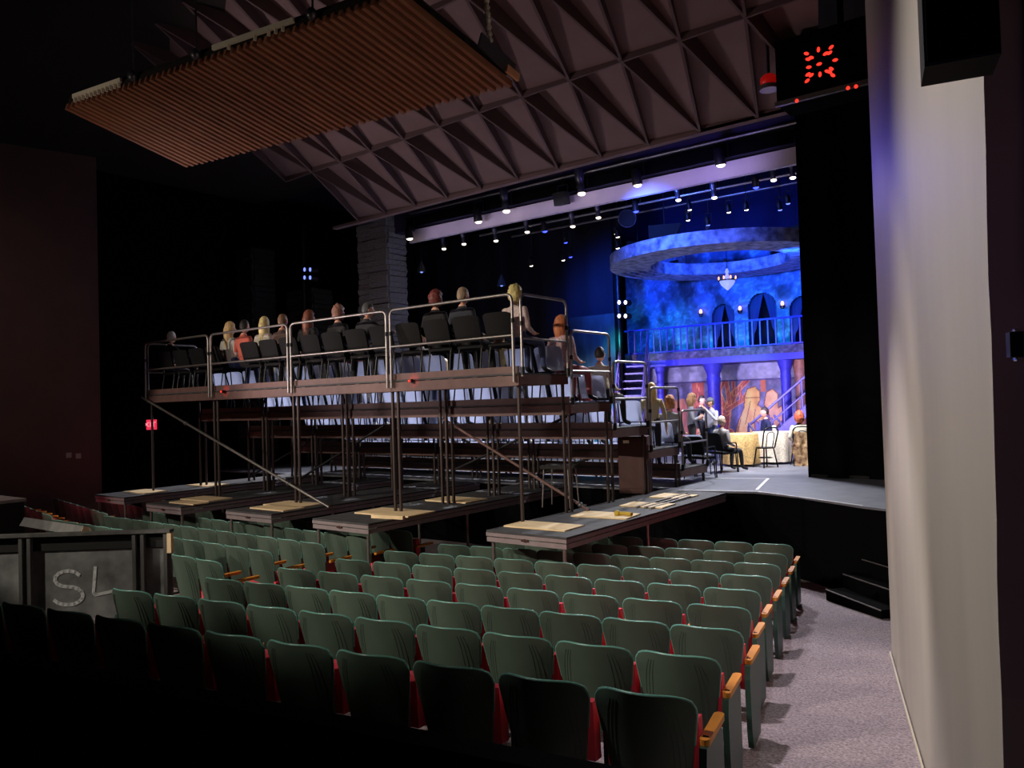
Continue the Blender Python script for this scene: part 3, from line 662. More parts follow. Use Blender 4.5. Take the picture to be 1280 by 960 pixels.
# exit sign on the far left wall of the stage house
d_ = Vector(ray(185, 531)); k_ = (-14.38-CAM[0])/d_.x; q = Vector(CAM)+d_*k_
t = thing('exit_sign', 'glowing red exit sign on the black side wall, left of the risers', 'exit sign', q, PI/2*.75)
MB().box((0, .03, 0), (.44, .05, .27)).build('body', M['exitred'], t)
cu = bpy.data.curves.new('exit_text', 'FONT'); cu.body = 'EXIT'; cu.size = .19; cu.align_x = 'CENTER'; cu.align_y = 'CENTER'; cu.extrude = .002
co = bpy.data.objects.new('exit_text', cu); COL.objects.link(co); me = bpy.data.meshes.new_from_object(co.evaluated_get(bpy.context.evaluated_depsgraph_get())); bpy.data.objects.remove(co)
me.materials.clear(); me.materials.append(M['exitletter']); o = link('lettering', me, t, (0, 0, 0)); o.rotation_euler = (PI/2, 0, 0)
MB().box((0, .2, 0), (.1, .35, .06)).build('wall_arm', M['lampblack'], t)

# ---------------------------------------------------------------- stage set
def fbm(x, y, seed=0, oct=4):
    r = np.random.default_rng(seed); out = np.zeros_like(x); amp = 1; tot = 0
    for o in range(oct):
        g = r.random((64, 64)); xs = x*2**o; ys = y*2**o
        xi = np.floor(xs).astype(int); yi = np.floor(ys).astype(int); fx = xs-xi; fy = ys-yi; fx = fx*fx*(3-2*fx); fy = fy*fy*(3-2*fy)
        a = g[yi % 64, xi % 64]; b = g[yi % 64, (xi+1) % 64]; c = g[(yi+1) % 64, xi % 64]; d = g[(yi+1) % 64, (xi+1) % 64]
        out += amp*((a*(1-fx)+b*fx)*(1-fy)+(c*(1-fx)+d*fx)*fy); tot += amp; amp *= .5
    return out/tot
def painted(name, x0, x1, z0, z1, Y, nx, nz, paint, rough=.75, keep=None, parent=None, th=.04):
    """flat painted scenery board: a fine grid carrying its print as a colour attribute"""
    xs = np.linspace(x0, x1, nx+1); zs = np.linspace(z0, z1, nz+1); X, Z = np.meshgrid(xs, zs)
    rgb = np.clip(paint(X, Z), 0, 255)/255.; rgb = np.where(rgb <= .04045, rgb/12.92, ((rgb+.055)/1.055)**2.4)
    vs = np.stack([X, np.full_like(X, Y), Z], -1).reshape(-1, 3); W = nx+1
    fs = [(j*W+i, j*W+i+1, (j+1)*W+i+1, (j+1)*W+i) for j in range(nz) for i in range(nx) if keep is None or keep((xs[i]+xs[i+1])/2, (zs[j]+zs[j+1])/2)]
    me = bpy.data.meshes.new(name); me.from_pydata(vs.tolist(), [], fs)
    at = me.color_attributes.new('paint', 'FLOAT_COLOR', 'POINT'); c4 = np.concatenate([rgb.reshape(-1, 3), np.ones((len(vs), 1))], 1).astype(np.float32); at.data.foreach_set('color', c4.ravel())
    m = bpy.data.materials.new(name+'_paint'); m.use_nodes = True; b = m.node_tree.nodes['Principled BSDF']; b.inputs['Roughness'].default_value = rough
    n = m.node_tree.nodes.new('ShaderNodeVertexColor'); n.layer_name = 'paint'; m.node_tree.links.new(n.outputs[0], b.inputs['Base Color'])
    me.materials.append(m); o = bpy.data.objects.new(name, me); COL.objects.link(o); o.parent = parent
    return o
def inpoly(X, Z, poly):
    r = np.zeros(X.shape, bool); n = len(poly)
    for i in range(n):
        x1, z1 = poly[i]; x2, z2 = poly[(i+1) % n]
        c = ((z1 > Z) != (z2 > Z)) & (X < (x2-x1)*(Z-z1)/((z2-z1) if z2 != z1 else 1e-9)+x1); r ^= c
    return r
def distseg(X, Z, a, b):
    ax, az = a; dx, dz = b[0]-ax, b[1]-az; t = np.clip(((X-ax)*dx+(Z-az)*dz)/(dx*dx+dz*dz+1e-9), 0, 1)
    return np.hypot(X-ax-t*dx, Z-az-t*dz)
YM, YC, YB = 14.4, 14.6, 13.0
def wp(x, y, Y=YM): p = aty(x, y, Y); return (p.x, p.z)
# arches in the upper wall
ARCH = []
for (xl, xr, xt, yt) in ((891, 919, 906, 380), (936, 972, 953, 366), (988, 1024, 1006, 369)):
    l = wp(xl, 420, YC); r = wp(xr, 420, YC); top = wp(xt, yt, YC); ARCH.append((l[0], r[0], top[1]))
def in_arch(x, z):
    for l, r, t_ in ARCH:
        c = (l+r)/2; w_ = (r-l)/2; zs = t_-w_*1.02
        if abs(x-c) < w_ and (z < zs or ((x-c)/w_)**2+((z-zs)/(t_-zs))**2 < 1): return True
    return False
def paint_cyc(X, Z):
    n = fbm(X*.8+9, Z*1.1+3, 1); n2 = fbm(X*2.2, Z*2.2+5, 2); n3 = fbm(X*6, Z*6, 3)
    base = np.stack([70+60*n, 104+80*n, 190+50*n], -1)
    h = np.clip((4.75-Z)/1.5+(n-.5)*1.6, 0, 1)
    green = np.stack([50+50*n2, 170+70*n2, 140+50*n2], -1); base = base*(1-.75*h[..., None])+green*(.75*h[..., None])
    f = (fbm(X*1.1+20, Z*1.3+11, 5)+.25*fbm(X*5, Z*5, 8))
    line = np.exp(-((f*7 % 1)-.5)**2/.012)
    base = base+line[..., None]*np.array([40, 60, 60])
    dark = np.clip((fbm(X*1.6+31, Z*1.2+17, 9)-.5)*5, 0, 1); base = base*(1-.5*dark[..., None])
    return base*(.75+.5*n3[..., None])
t = thing('painted_landscape_wall', 'tall blue green painted landscape wall with three arches above the balcony', 'scenery', (-2.8, YC, 2.5))
o = painted('painted_face', -6.35, 2.0, 2.55, 6.3, YC, 190, 90, paint_cyc, keep=lambda x, z: not in_arch(x, z)); o.parent = t; o.matrix_parent_inverse = Matrix.Translation(-Vector(t.location))
for l, r, t_ in ARCH:
    c = (l+r)/2; w_ = (r-l)/2; zs = t_-w_*1.02; pts = [(l, 2.6)]+[(c-w_*math.cos(a), zs+(t_-zs)*math.sin(a)) for a in np.linspace(0, PI, 15)]+[(r, 2.6)]
    mb = MB()
    for p, q in zip(pts, pts[1:]): mb.add([(p[0]-c, -.02, p[1]), (q[0]-c, -.02, q[1]), (q[0]-c, .3, q[1]), (p[0]-c, .3, p[1])], [(0, 1, 2, 3)])
    o = mb.build('arch_reveal', M['curtainblue'], t); o.matrix_parent_inverse = Matrix.Translation(-Vector(t.location)); o.location = (c, YC, 0)
    mb = MB()
    for s_ in (-1, 1):
        mb.grid(lambda u, v: (s_*w_*(1-(.15+.85*v**1.5)*u*1.0 if v > .45 else 1-u*(.22+.25*abs(v-.25))), .15+.03*math.sin(u*22), 2.6+v*(t_-2.6)), 10, 14)
    o = mb.build('arch_drape', M['curtainblue'], t); o.matrix_parent_inverse = Matrix.Translation(-Vector(t.location)); o.location = (c, YC, 0)
MB().box((0, .55, 1.6), (8.3, .05, 4)).build('back_cloth', M['voidblue'], t)
for i, (x, y) in enumerate(((876, 392), (925, 388), (978, 382))):
    q = aty(x, y, 14.45); s_ = thing('wall_sconce', f'tiny glowing wall sconce, {["left of the first arch", "between the first two arches", "between the second and third arches"][i]}', 'sconce', q, 0, 'sconces on the painted wall')
    MB().lathe([(.05, -.1), (.09, 0)], n=10).build('shade', M['brass'], s_); MB().ball((0, 0, .06), (.045, .045, .07), 8, 6).build('flame', M['candle'], s_); MB().tube([(0, 0, -.05), (0, .12, -.08)], .015, 6).build('arm', M['brass'], s_)

# mural wall under the balcony
tree1 = [wp(*p) for p in ((864, 473), (880, 473), (881, 520), (884, 548), (858, 548), (866, 510))]
monk = [wp(*p) for p in ((934, 486), (944, 483), (950, 490), (950, 500), (947, 506), (954, 512), (957, 520), (950, 530), (943, 524), (944, 545), (918, 546), (924, 524), (930, 510), (931, 496))]
monk2 = [wp(*p) for p in ((958, 490), (966, 486), (972, 492), (973, 510), (979, 506), (979, 525), (960, 545), (962, 520), (955, 505))]
tr3 = [wp(*p) for p in ((950, 472), (957, 472), (957, 490), (951, 490))]
bush = [wp(*p) for p in ((838, 520), (845, 500), (855, 498), (860, 512), (862, 545), (838, 545))]
branches = [((905, 545), (908, 515), 9), ((908, 515), (898, 492), 6), ((898, 492), (893, 476), 4), ((908, 515), (918, 492), 7), ((918, 492), (934, 475), 5), ((912, 505), (908, 478), 4), ((909, 512), (928, 500), 4), ((905, 545), (895, 550), 7), ((918, 492), (916, 476), 3), ((925, 484), (926, 498), 3), ((898, 492), (905, 477), 3), ((893, 500), (889, 482), 3), ((905, 515), (893, 505), 4), ((913, 540), (922, 552), 6), ((900, 530), (894, 552), 5), ((928, 500), (932, 492), 2), ((872, 480), (876, 520), 2), ((868, 500), (880, 545), 3), ((823, 548), (826, 490), 4), ((826, 505), (832, 485), 3)]
def paint_mural(X, Z):
    n = fbm(X*2.2, Z*2.2, 11); n2 = fbm(X*7, Z*7, 12)
    c = np.stack([100+60*n, 96+50*n, 136+50*n], -1)*(.7+.6*n2[..., None])
    zb_ = wp(900, 476)[1]
    def over(mask, col, edge=0):
        nonlocal c
        cc = np.array(col)*(.72+.56*fbm(X*5+1, Z*3, 14))[..., None]; c = np.where(mask[..., None], cc, c)
    orange = (250, 130, 84); lorange = (255, 186, 110); pink = (255, 186, 140)
    over(inpoly(X, Z, bush), (226, 140, 110)); over(inpoly(X, Z, tree1), (206, 104, 92)); over(inpoly(X, Z, tr3), (214, 118, 90))
    k = .0205
    for a, b, w_ in branches:
        d = distseg(X, Z, wp(*a), wp(*b)); ww = w_*k*.85
        over(d < ww, (190, 92, 92)); over((d > ww*.68) & (d < ww), (255, 158, 112))
        over((d > ww*.16) & (d < ww*.3), (240, 130, 100))
    over(inpoly(X, Z, monk2), pink); over(inpoly(X, Z, monk), lorange)
    for poly in (monk, monk2):
        dmin = np.full(X.shape, 9.)
        for a, b in zip(poly, poly[1:]+poly[:1]): dmin = np.minimum(dmin, distseg(X, Z, a, b))
        over(dmin < .013, (150, 74, 60))
    for a, b in (((938, 502), (932, 530)), ((931, 497), (950, 497)), ((944, 512), (940, 540)), ((926, 524), (922, 540))): over(distseg(X, Z, wp(*a), wp(*b)) < .011, (150, 80, 60))
    band = Z > zb_
    mb_ = np.stack([150+50*n, 150+50*n, 190+40*n], -1)*(.78+.42*n2[..., None]); c = np.where(band[..., None], mb_, c)
    over(abs(Z-zb_) < .02, (90, 84, 140))
    return c
t = thing('painted_mural_wall', 'mural of gnarled orange trees and a robed figure under the balcony', 'mural', (-2.4, YM, 0))
o = painted('painted_face', -6.4, 2.0, 0.0, 2.62, YM, 380, 120, paint_mural); o.parent = t; o.matrix_parent_inverse = Matrix.Translation(-Vector(t.location))
MB().box((.2, .06, 1.3), (8.4, .05, 2.6)).build('backing', M['black'], t)
# balcony: floor, fascia, columns, railing
t = thing('balcony', 'blue lit balcony on columns with a stone fascia', 'balcony', (-2.3, YB, 0))
MB().box((0, .8, 2.68), (8.4, 1.7, .18)).build('floor_beam', M['lilac'], t)
def paint_fascia(X, Z): n = fbm(X*6, Z*6, 21); n2 = fbm(X*14, Z*14, 22); return np.stack([110+90*n, 96+80*n, 130+90*n], -1)*(.25+.6*n2[..., None])
o = painted('stone_fascia', -6.5, 1.9, 2.77, 2.98, YB-.06, 220, 8, paint_fascia); o.parent = t; o.matrix_parent_inverse = Matrix.Translation(-Vector(t.location))
MB().box((0, -.02, 2.87), (8.4, .06, .2)).build('fascia_core', M['black'], t)
for xa, xb, lb in ((883, 899, 0), (975, 988, 1), (820, 828, 0)):
    a = aty(xa, 490, YB).x; b = aty(xb, 490, YB).x; r = (b-a)/2
    mb = MB(); mb.lathe([(r*1.25, 0), (r*1.25, .12), (r, .18), (r*.92, 1.9), (r*1.05, 2.16), (r*.95, 2.2), (r*1.0, 2.3), (r*1.6, 2.58)], n=18); o = mb.build('column', M['lilac'] if not lb else M['lilac'], t, ((a+b)/2+2.3, .1, 0))
    if lb:
        mb = MB(); mb.lathe([(r*1.2, 0), (r, .18), (r*.92, 1.9), (r*1.05, 2.16), (r*1.5, 2.58)], n=16); mb.build('column', M['copper'], t, (b+.12+2.3, .5, 0))
gz = 3.73
MB().box((0, 0, gz), (8.3, .06, .05)).build('hand_rail', M['lilac'], t)
MB().box((0, 0, 3.02), (8.3, .05, .04)).build('bottom_rail', M['lilac'], t)
bal = MB().box((0, 0, 0), (.035, .035, .70)).mesh('baluster', M['purplepaint'])
for k in range(38): link('baluster', bal, t, (-4.0+.217*k, 0, 3.37))
# hanging ring
rq = aty(899, 320, 11.4); rc = Vector((rq.x, 11.4, 0)); HR = .32; z_lo = rq.z-.20; RO, RI = rc.x-aty(779, 326, 11.4).x, 1.80
t = thing('hanging_ring', 'huge blue lit marbled ring hanging over the stage set', 'scenery', (rc.x, rc.y, z_lo))
def ring(r0, r1, z0, z1, m, nm, n=96):
    mb = MB(); mb.lathe([(r0, z0), (r1, z0), (r1, z1), (r0, z1), (r0, z0)], n=n)
    mb.f = mb.f[:-2]; mb.m = mb.m[:-2]; mb.sm = [False]*len(mb.f); return mb.build(nm, m, t)
ring(RO-.06, RO, 0, HR, M['ringpaint'], 'outer_fascia'); ring(RI, RI+.06, 0, HR, M['ringpaint'], 'inner_fascia')
def seg(a0, a1, r0, r1, nm, z=0, m='ringpaint'):
    mb = MB(); n = max(3, int((a1-a0)*14)); A = np.linspace(a0, a1, n+1); vs = []
    for a in A: vs += [(r*math.cos(a), r*math.sin(a), zz) for r in (r0, r1) for zz in (z, z+.05)]
    fs = []
    for i in range(n):
        o = i*4; fs += [(o, o+4, o+6, o+2), (o+1, o+3, o+7, o+5), (o, o+1, o+5, o+4), (o+2, o+6, o+7, o+3)]
    mb.add(vs, fs, 0); return mb.build(nm, M[m], t)
g0, g1 = PI*.93, PI*1.07
for k in range(6):
    a0 = g1+(2*PI-(g1-g0))*k/6+.004; a1 = g1+(2*PI-(g1-g0))*(k+1)/6-.004; seg(a0, a1, RI+.06, RO-.06, 'soffit_panel')
for k in range(4): r = RI+.15+(RO-RI-.3)*k/3; seg(g0-.02, g1+.02, r, r+.1, 'slot_bar')
for a in np.linspace(.3, 2*PI+.3, 9)[:-1]:
    mb = MB(); mb.bar((RI*math.cos(a), RI*math.sin(a), .38), (RO*math.cos(a), RO*math.sin(a), .38), .08, .08); mb.build('spoke', M['lampblack'], t)
for a in (.8, 2.4, 3.9, 5.4):
    mb = MB(); mb.tube([((RI+.4)*math.cos(a), (RI+.4)*math.sin(a), .3), ((RI+.4)*math.cos(a), (RI+.4)*math.sin(a), 2.4)], .008, 5); mb.build('cable', M['lampblack'], t)
# chandelier
q = aty(909, 350, 11.2)
t = thing('chandelier', 'small glowing crystal chandelier hanging through the ring', 'chandelier', q)
MB().tube([(0, 0, .2), (0, 0, 8.49-q.z)], .008, 5).build('chain', M['lampblack'], t)
MB().lathe([(.02, .3), (.05, .22), (.03, .16), (.10, .02), (.22, -.02)], n=14).build('crystal_crown', M['crystal'], t)
MB().lathe([(.24, -.03), (.24, .0)], n=18).build('ring', M['brass'], t); MB().lathe([(.20, -.04), (.16, -.13), (.08, -.21), (.015, -.27)], n=14).build('crystal_bowl', M['crystal'], t)
for k in range(8):
    a = PI/4*k; MB().ball((.23*math.cos(a), .23*math.sin(a), .05), (.016, .016, .04), 6, 5).build('candle', M['candle'], t)
# stairs
def stair(name, label, p0, p1, n, wid, m, hand=True):
    p0, p1 = Vector(p0), Vector(p1); d = p1-p0; h = Vector((d.x, d.y, 0)).normalized(); side = Vector((-h.y, h.x, 0)); an = math.atan2(h.y, h.x)
    t = thing(name, label, 'stairs', p0)
    for k in range(n):
        c = d*((k+.5)/n); mb = MB(); mb.box((0, 0, 0), (Vector((d.x, d.y, 0)).length/n*1.15, wid, .05)); o = mb.build('tread', m, t); o.location = c; o.rotation_euler = (0, 0, an)
    for s_ in (-1, 1):
        off = side*wid/2*s_; mb = MB(); mb.bar(off, off+d, .05, .22); mb.build('stringer', m, t)
        if hand:
            mb = MB(); mb.tube([off+Vector((0, 0, .85)), off+d+Vector((0, 0, .85))], .03, 8); mb.tube([off+Vector((0, 0, .45)), off+d+Vector((0, 0, .45))], .018, 6)
            for k in range(0, n+1, 2): mb.tube([off+d*(k/n), off+d*(k/n)+Vector((0, 0, .85))], .018, 6)
            mb.build('handrail', m, t)
    return t
b0 = aty(940, 560, 11.6); b1 = aty(1010, 500, 12.3)
stair('scenic_staircase', 'purple lit staircase climbing to the right beside the mural', (b0.x, 11.4, 0), (b0.x+2.1, 12.1, 1.9), 10, .85, M['purplepaint'])
sl = aty(786, 508, 11.2)
stair('scenic_staircase', 'steep blue lit stairs with pale handrails left of the mural', (sl.x+.05, 10.9, .1), (sl.x-.2, 12.05, 2.70), 12, .8, M['purplepaint'])
for k, (x, ph) in enumerate(((945, 0), (953, 1.5), (961, 3), (970, 4.4))):
    b = aty(x, 555, 10.9+.2*k); pts = [(.10*math.sin(ph+z*5)+.05*math.sin(z*11), .08*math.cos(ph+z*4), z*(1.0+.06*k)) for z in np.linspace(0, .95, 16)]
    o = MB().tube(pts, .028, 6).build('curled_tree_root', M['purplepaint'], None, (b.x, b.y, 0)); tag(o, f'twisted lilac root prop rising by the staircase foot, {ORD[k]} from the left', 'prop', 'twisted root props')
# dim drapes
mb = MB(); a = aty(508, 400, 12.4).x; b = aty(768, 400, 12.4).x
mb.grid(lambda u, v: (a+(b-a)*u, 12.4+.06*math.sin(u*60), v*7.5), 120, 4, thick=(0, .03, 0)); tag(mb.build('upstage_drape', M['voidblue']), 'dark navy drape hanging across the back of the stage', 'curtain')
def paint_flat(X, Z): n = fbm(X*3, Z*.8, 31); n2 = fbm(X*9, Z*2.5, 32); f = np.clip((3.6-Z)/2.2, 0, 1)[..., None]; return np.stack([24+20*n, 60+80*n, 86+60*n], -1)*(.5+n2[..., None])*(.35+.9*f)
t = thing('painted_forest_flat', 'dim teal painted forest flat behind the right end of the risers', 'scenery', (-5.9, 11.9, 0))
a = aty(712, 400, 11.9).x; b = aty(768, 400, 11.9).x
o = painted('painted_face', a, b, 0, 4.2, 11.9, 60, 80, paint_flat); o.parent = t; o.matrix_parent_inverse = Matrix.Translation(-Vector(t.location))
MB().box(((a+b)/2+5.9, .05, 2.1), (b-a, .05, 4.2)).build('frame', M['black'], t)
# side light booms
def boom(x, y0, Y, ys, label, glow, dx):
    q = aty(x, y0, Y); t = thing('side_light_boom', label, 'light stand', (q.x, Y, 0))
    MB().tube([(0, 0, 0), (0, 0, 7)], .05, 8).build('pipe', M['lampblack'], t); MB().box((-.05, .1, 3.4), (.22, .12, 6.5)).build('masking', M['blackcloth'], t)
    for yy in ys:
        for k in (0, 1):
            p = aty(x+dx*k, yy, Y-.12); c = p-t.location; mb = MB(); mb.lathe([(.07, 0), (.09, .05), (.09, .22)], c, 10, R=Matrix.Rotation(-PI/2, 3, 'X')); mb.build('fixture', M['lampblack'], t)
            MB().ball(c+Vector((0, -.01, 0)), (.05, .02, .06), 8, 6).build('lens', glow, t)
boom(774, 400, 11.7, (378, 395), 'black light boom with four white lamps left of the painted wall', M['glowwhite'], 8)
boom(381, 400, 6.0, (337, 347), 'dark light boom with four violet lamps far over the left audience', M['glowdim'], 7)

# ---------------------------------------------------------------- stage lighting fixtures
def pipe(y, xa, ya, xb, yb, label):
    a = aty(xa, ya, y); b = aty(xb, yb, y); z = (a.z+b.z)/2; t = thing('lighting_pipe', label, 'pipe', (a.x, y, z)); L = b.x-a.x
    MB().tube([(0, 0, 0), (L, 0, 0)], .03, 8).build('pipe', M['steel'], t)
    for k in range(5): MB().tube([(L*(k+.5)/5, 0, 0), (L*(k+.5)/5, 0, 1.75)], .006, 5).build('cable', M['lampblack'], t)
    return z
zp1 = pipe(8.5, 600, 300, 996, 209, 'lighting pipe just behind the lit lintel'); zp2 = pipe(10.0, 640, 300, 1000, 222, 'second lighting pipe above the middle of the stage')
def fixture(x, y, Y, style, glow, label, tilt=.25, s=1., zmount=None):
    p = aty(x, y, Y); t = thing('stage_light', label, 'stage light', p, random.uniform(-.3, .3))
    R = Matrix.Rotation(tilt, 3, 'X')
    mb = MB()
    if style == 'par': mb.lathe([(.105*s, .0), (.11*s, .03), (.10*s, .26*s), (.05*s, .34*s)], (0, 0, 0), 14, R=R)
    elif style == 'leko': mb.lathe([(.075*s, 0), (.08*s, .2*s), (.065*s, .22*s), (.10*s, .3*s), (.10*s, .5*s), (.06*s, .56*s)], (0, 0, 0), 14, R=R)
    else: mb.box(R @ Vector((0, 0, .16*s)), (.3*s, .26*s, .3*s), 0, R)
    bo = mb.build('body', M['lampblack'] if style != 'leko' else M['lampgrey'], t)
    if glow: MB().ball((0, 0, -.005), (.088*s, .088*s, .045*s), 12, 6).build('lens', glow, bo)
    zt_ = .62*s
    MB().tube(rounded([(-.14*s, .03, .16*s), (-.14*s, .03, zt_*.8), (.14*s, .03, zt_*.8), (.14*s, .03, .16*s)], .05), .012, 6).build('yoke', M['lampblack'], t)
    t.rotation_euler = (0, 0, 0)
    MB().tube([(0, .03, zt_*.8), (0, .03, (zmount or 8.49)-p.z)], .014, 6).build('stem', M['lampblack'], t)
FRONT = [(512, 298, 'par', 'at the far left end'), (598, 277, 'par', 'second from the left'), (633, 264, 'leko', 'silver, third from the left'), (727, 242, 'leko', 'silver, left of the middle'), (797, 231, 'par', 'right of the middle'), (901, 206, 'par', 'near the right end')]
pipe(7.08, 512, 262, 996, 160, 'dark lighting pipe in front of the pale lintel')
for x, y, st_, lb in FRONT: fixture(x, y, 7.05, st_, M['glowwhite'], f'lit stage light in front of the pale lintel, {lb}', .2, 1.05, aty(700, 224, 7.08).z)
fixture(703, 257, 7.05, 'box', None, 'unlit black square stage light in front of the pale lintel', .2, 1.0, aty(700, 224, 7.08).z)
BACKL = [(555, 311, 'w'), (580, 305, 'w'), (620, 301, 'w'), (659, 290, 'w'), (716, 283, 'w'), (748, 272, 'w'), (848, 250, 'w'), (893, 247, 'w'), (967, 225, 'W'), (991, 222, 'w'), (681, 289, 'b'), (945, 234, 'b'), (795, 264, 'b')]
for i, (x, y, g) in enumerate(BACKL): fixture(x, y, 8.5, 'leko' if g != 'b' else 'par', M['glowblue'] if g == 'b' else M['glowwhite'], f'{"blue" if g == "b" else "white"} stage light on the pipe behind the lintel, at photo column {x}' if 0 else f'small {"blue" if g == "b" else "white"} stage light on the pipe behind the lintel, {ORD[sorted([q[0] for q in BACKL]).index(x)]} from the left', .2, .75)
FARL = [(707, 303, 'b'), (713, 321, 'b'), (704, 325, 'w'), (664, 332, 'w'), (770, 292, 'w'), (772, 310, 'w'), (860, 275, 'w'), (862, 262, 'w'), (911, 265, 'w'), (933, 262, 'w'), (975, 262, 'd'), (985, 254, 'd'), (885, 281, 'd'), (772, 296, 'w'), (520, 300, 'w')]
FARL = sorted(FARL)
for i, (x, y, g) in enumerate(FARL): fixture(x, y, 10.0, 'par', {'b': M['glowblue'], 'w': M['glowwhite'], 'd': M['glowdim']}[g], f'tiny {dict(b="blue", w="white", d="dim blue")[g]} stage light high over the set, {ORD[i]} from the left', .3, .6)
for x, y, Y, lb, g in ((527, 340, 8.2, 'bell shaped pendant lamp hanging by the stone pillar', 0), (627, 357, 9.6, 'small blue bell pendant hanging above the middle of the risers', 1)):
    q = aty(x, y, Y); t = thing('pendant_lamp', lb, 'pendant lamp', q)
    MB().lathe([(.13, 0), (.115, .06), (.09, .16), (.045, .24), (.02, .32)], n=16).build('shade', M['lampgrey'] if not g else M['curtainblue'], t); MB().ball((0, 0, .02), .05, 8, 6).build('bulb', M['glowdim'], t); MB().tube([(0, 0, .3), (0, 0, 8.49-q.z)], .008, 5).build('cord', M['lampblack'], t)
q = aty(784, 273, 8.9); t = thing('hoop_fan', 'round dark hoop hanging among the lights above the stage', 'hoop', q, .65)
MB().tube([(.22*math.cos(a), 0, .22*math.sin(a)) for a in np.linspace(0, 2*PI, 25)], .014, 6).build('rim', M['lampgrey'], t); MB().lathe([(.2, -.03), (.2, .03)], n=20, R=Matrix.Rotation(PI/2, 3, 'X')).build('disc', M['black'], t); MB().tube([(0, 0, .22), (0, 0, .5)], .015, 6).build('hanger', M['lampblack'], t)
q = aty(831, 307, 9.6); t = thing('hanging_speaker', 'dark wedge shaped box hanging in front of the blue ring', 'loudspeaker', q, .4)
MB().prism([(-.38, -.2, 0), (.22, -.2, 0), (.42, -.2, .5), (-.38, -.2, .5)], (0, .4, 0)).build('body', M['black'], t); MB().tube([(0, 0, .5), (0, 0, 1.8)], .015, 6).build('hanger', M['lampblack'], t)

# ---------------------------------------------------------------- stage furniture
def round_table(x, y, r, label, cloth):
    t = thing('cafe_table', label, 'table', (x, y, 0)); MB().lathe([(r, .73), (r, .755), (r*.98, .76)], n=24).build('table_top', M['tabletop'], t); MB().lathe([(.2, 0), (.04, .05), (.035, .73)], n=12).build('pedestal', M['lampblack'], t)
    o = MB().lathe([(r*1.04, .06), (r*1.03, .4), (r*1.01, .74), (r*.98, .764), (.02, .766)], n=56, wob=lambda a, z: (.09*math.sin(a*9)+.04*math.sin(a*17))*max(0, (.74-z))*1.1).build('table_cloth', cloth, None, (x, y, 0))
    return o
q = atz(930, 583, 0); tag(round_table(q.x-.12, q.y+.15, .40, 'round cafe table behind the seated grey haired person', M['gold']), 'gold brocade cloth on the table behind the grey haired person', 'tablecloth')
q2 = atz(966, 582, 0); tag(round_table(q2.x-.22, q2.y+.62, .44, 'round cafe table beside the red haired woman', M['linen']), 'cream brocade cloth on the table beside the red haired woman', 'tablecloth')
tag(MB().lathe([(.03, 0), (.045, .05), (.05, .14), (.03, .15)], n=12).build('white_cup', M['tabletop'], None, (q2.x-.08, q2.y+.42, .766)), 'white cup standing on the cream tablecloth', 'cup')
def bentwood(x, y, rz, label):
    t = thing('bentwood_chair', label, 'chair', (x, y, 0), rz); m = M['chairframe']
    MB().lathe([(.19, .43), (.2, .445), (.19, .46)], n=20).build('seat', m, t)
    b = MB(); b.tube(rounded([(-.17, -.12, .44), (-.20, -.26, .9), (.20, -.26, .9), (.17, -.12, .44)], .14, 6), .016, 8); b.tube(rounded([(-.09, -.15, .45), (-.10, -.235, .8), (.10, -.235, .8), (.09, -.15, .45)], .09, 5), .011, 6); b.build('back_hoop', m, t)
    for sx in (-1, 1):
        for sy in (-1, 1): MB().tube([(sx*.13, sy*.13, .44), (sx*.19, sy*.19, 0)], .016, 6).build('leg', m, t)
    MB().tube([(.15*math.cos(a), .15*math.sin(a), .22) for a in np.linspace(0, 2*PI, 17)], .010, 6).build('stretcher_ring', m, t)
q = atz(956, 584, 0); bentwood(q.x+.02, q.y, 1.0, 'empty dark bentwood chair between the two stage tables')
def armchair(x, y, rz, label):
    t = thing('stacking_armchair', label, 'chair', (x, y, 0), rz)
    for n, me in CH['black']: link(n, me, t)
    for sx in (-1, 1): MB().tube(rounded([(sx*.25, -.25, .62), (sx*.25, .18, .64), (sx*.25, .22, 0)], .06), .014, 6).build('arm', M['chairframe'], t)
ga = atz(910, 590, 0); armchair(ga.x-.1, ga.y-.05, -.35, 'black armchair holding the grey haired person at stage level')
g2 = atz(893, 596, 0); armchair(g2.x-.15, g2.y-.35, -.1, 'empty black armchair in front of the lowest riser tier')
rr = atz(998, 581, 0)+Vector((.05, -.12, 0)); bentwood(rr.x+.05, rr.y, .5, 'dark bentwood chair under the red haired woman')
# clutter under the risers
q = atz(805, 616, 0); t = thing('brown_cabinet', 'tall brown red cabinet standing under the right end of the risers', 'cabinet', (q.x-.15, q.y, 0), .3)
MB().box((0, 0, .5), (.5, .45, .98)).build('body', M['cabinet'], t); o = MB().box((-.02, -.235, .52), (.42, .02, .85)).build('door', M['cabinet'], t); MB().box((-.1, -.25, .9), (.1, .01, .05)).build('label_plate', M['bracket'], o)
q = atz(700, 634, 0); t = thing('work_stool', 'black topped stool with thin pale legs under the risers', 'stool', (q.x-.05, q.y+.1, 0), .2)
MB().box((0, 0, .62), (.5, .42, .05)).build('seat', M['black'], t)
for sx in (-1, 1):
    for sy in (-1, 1): MB().tube([(sx*.2, sy*.16, .6), (sx*.23, sy*.19, 0)], .012, 6).build('leg', M['steel'], t)

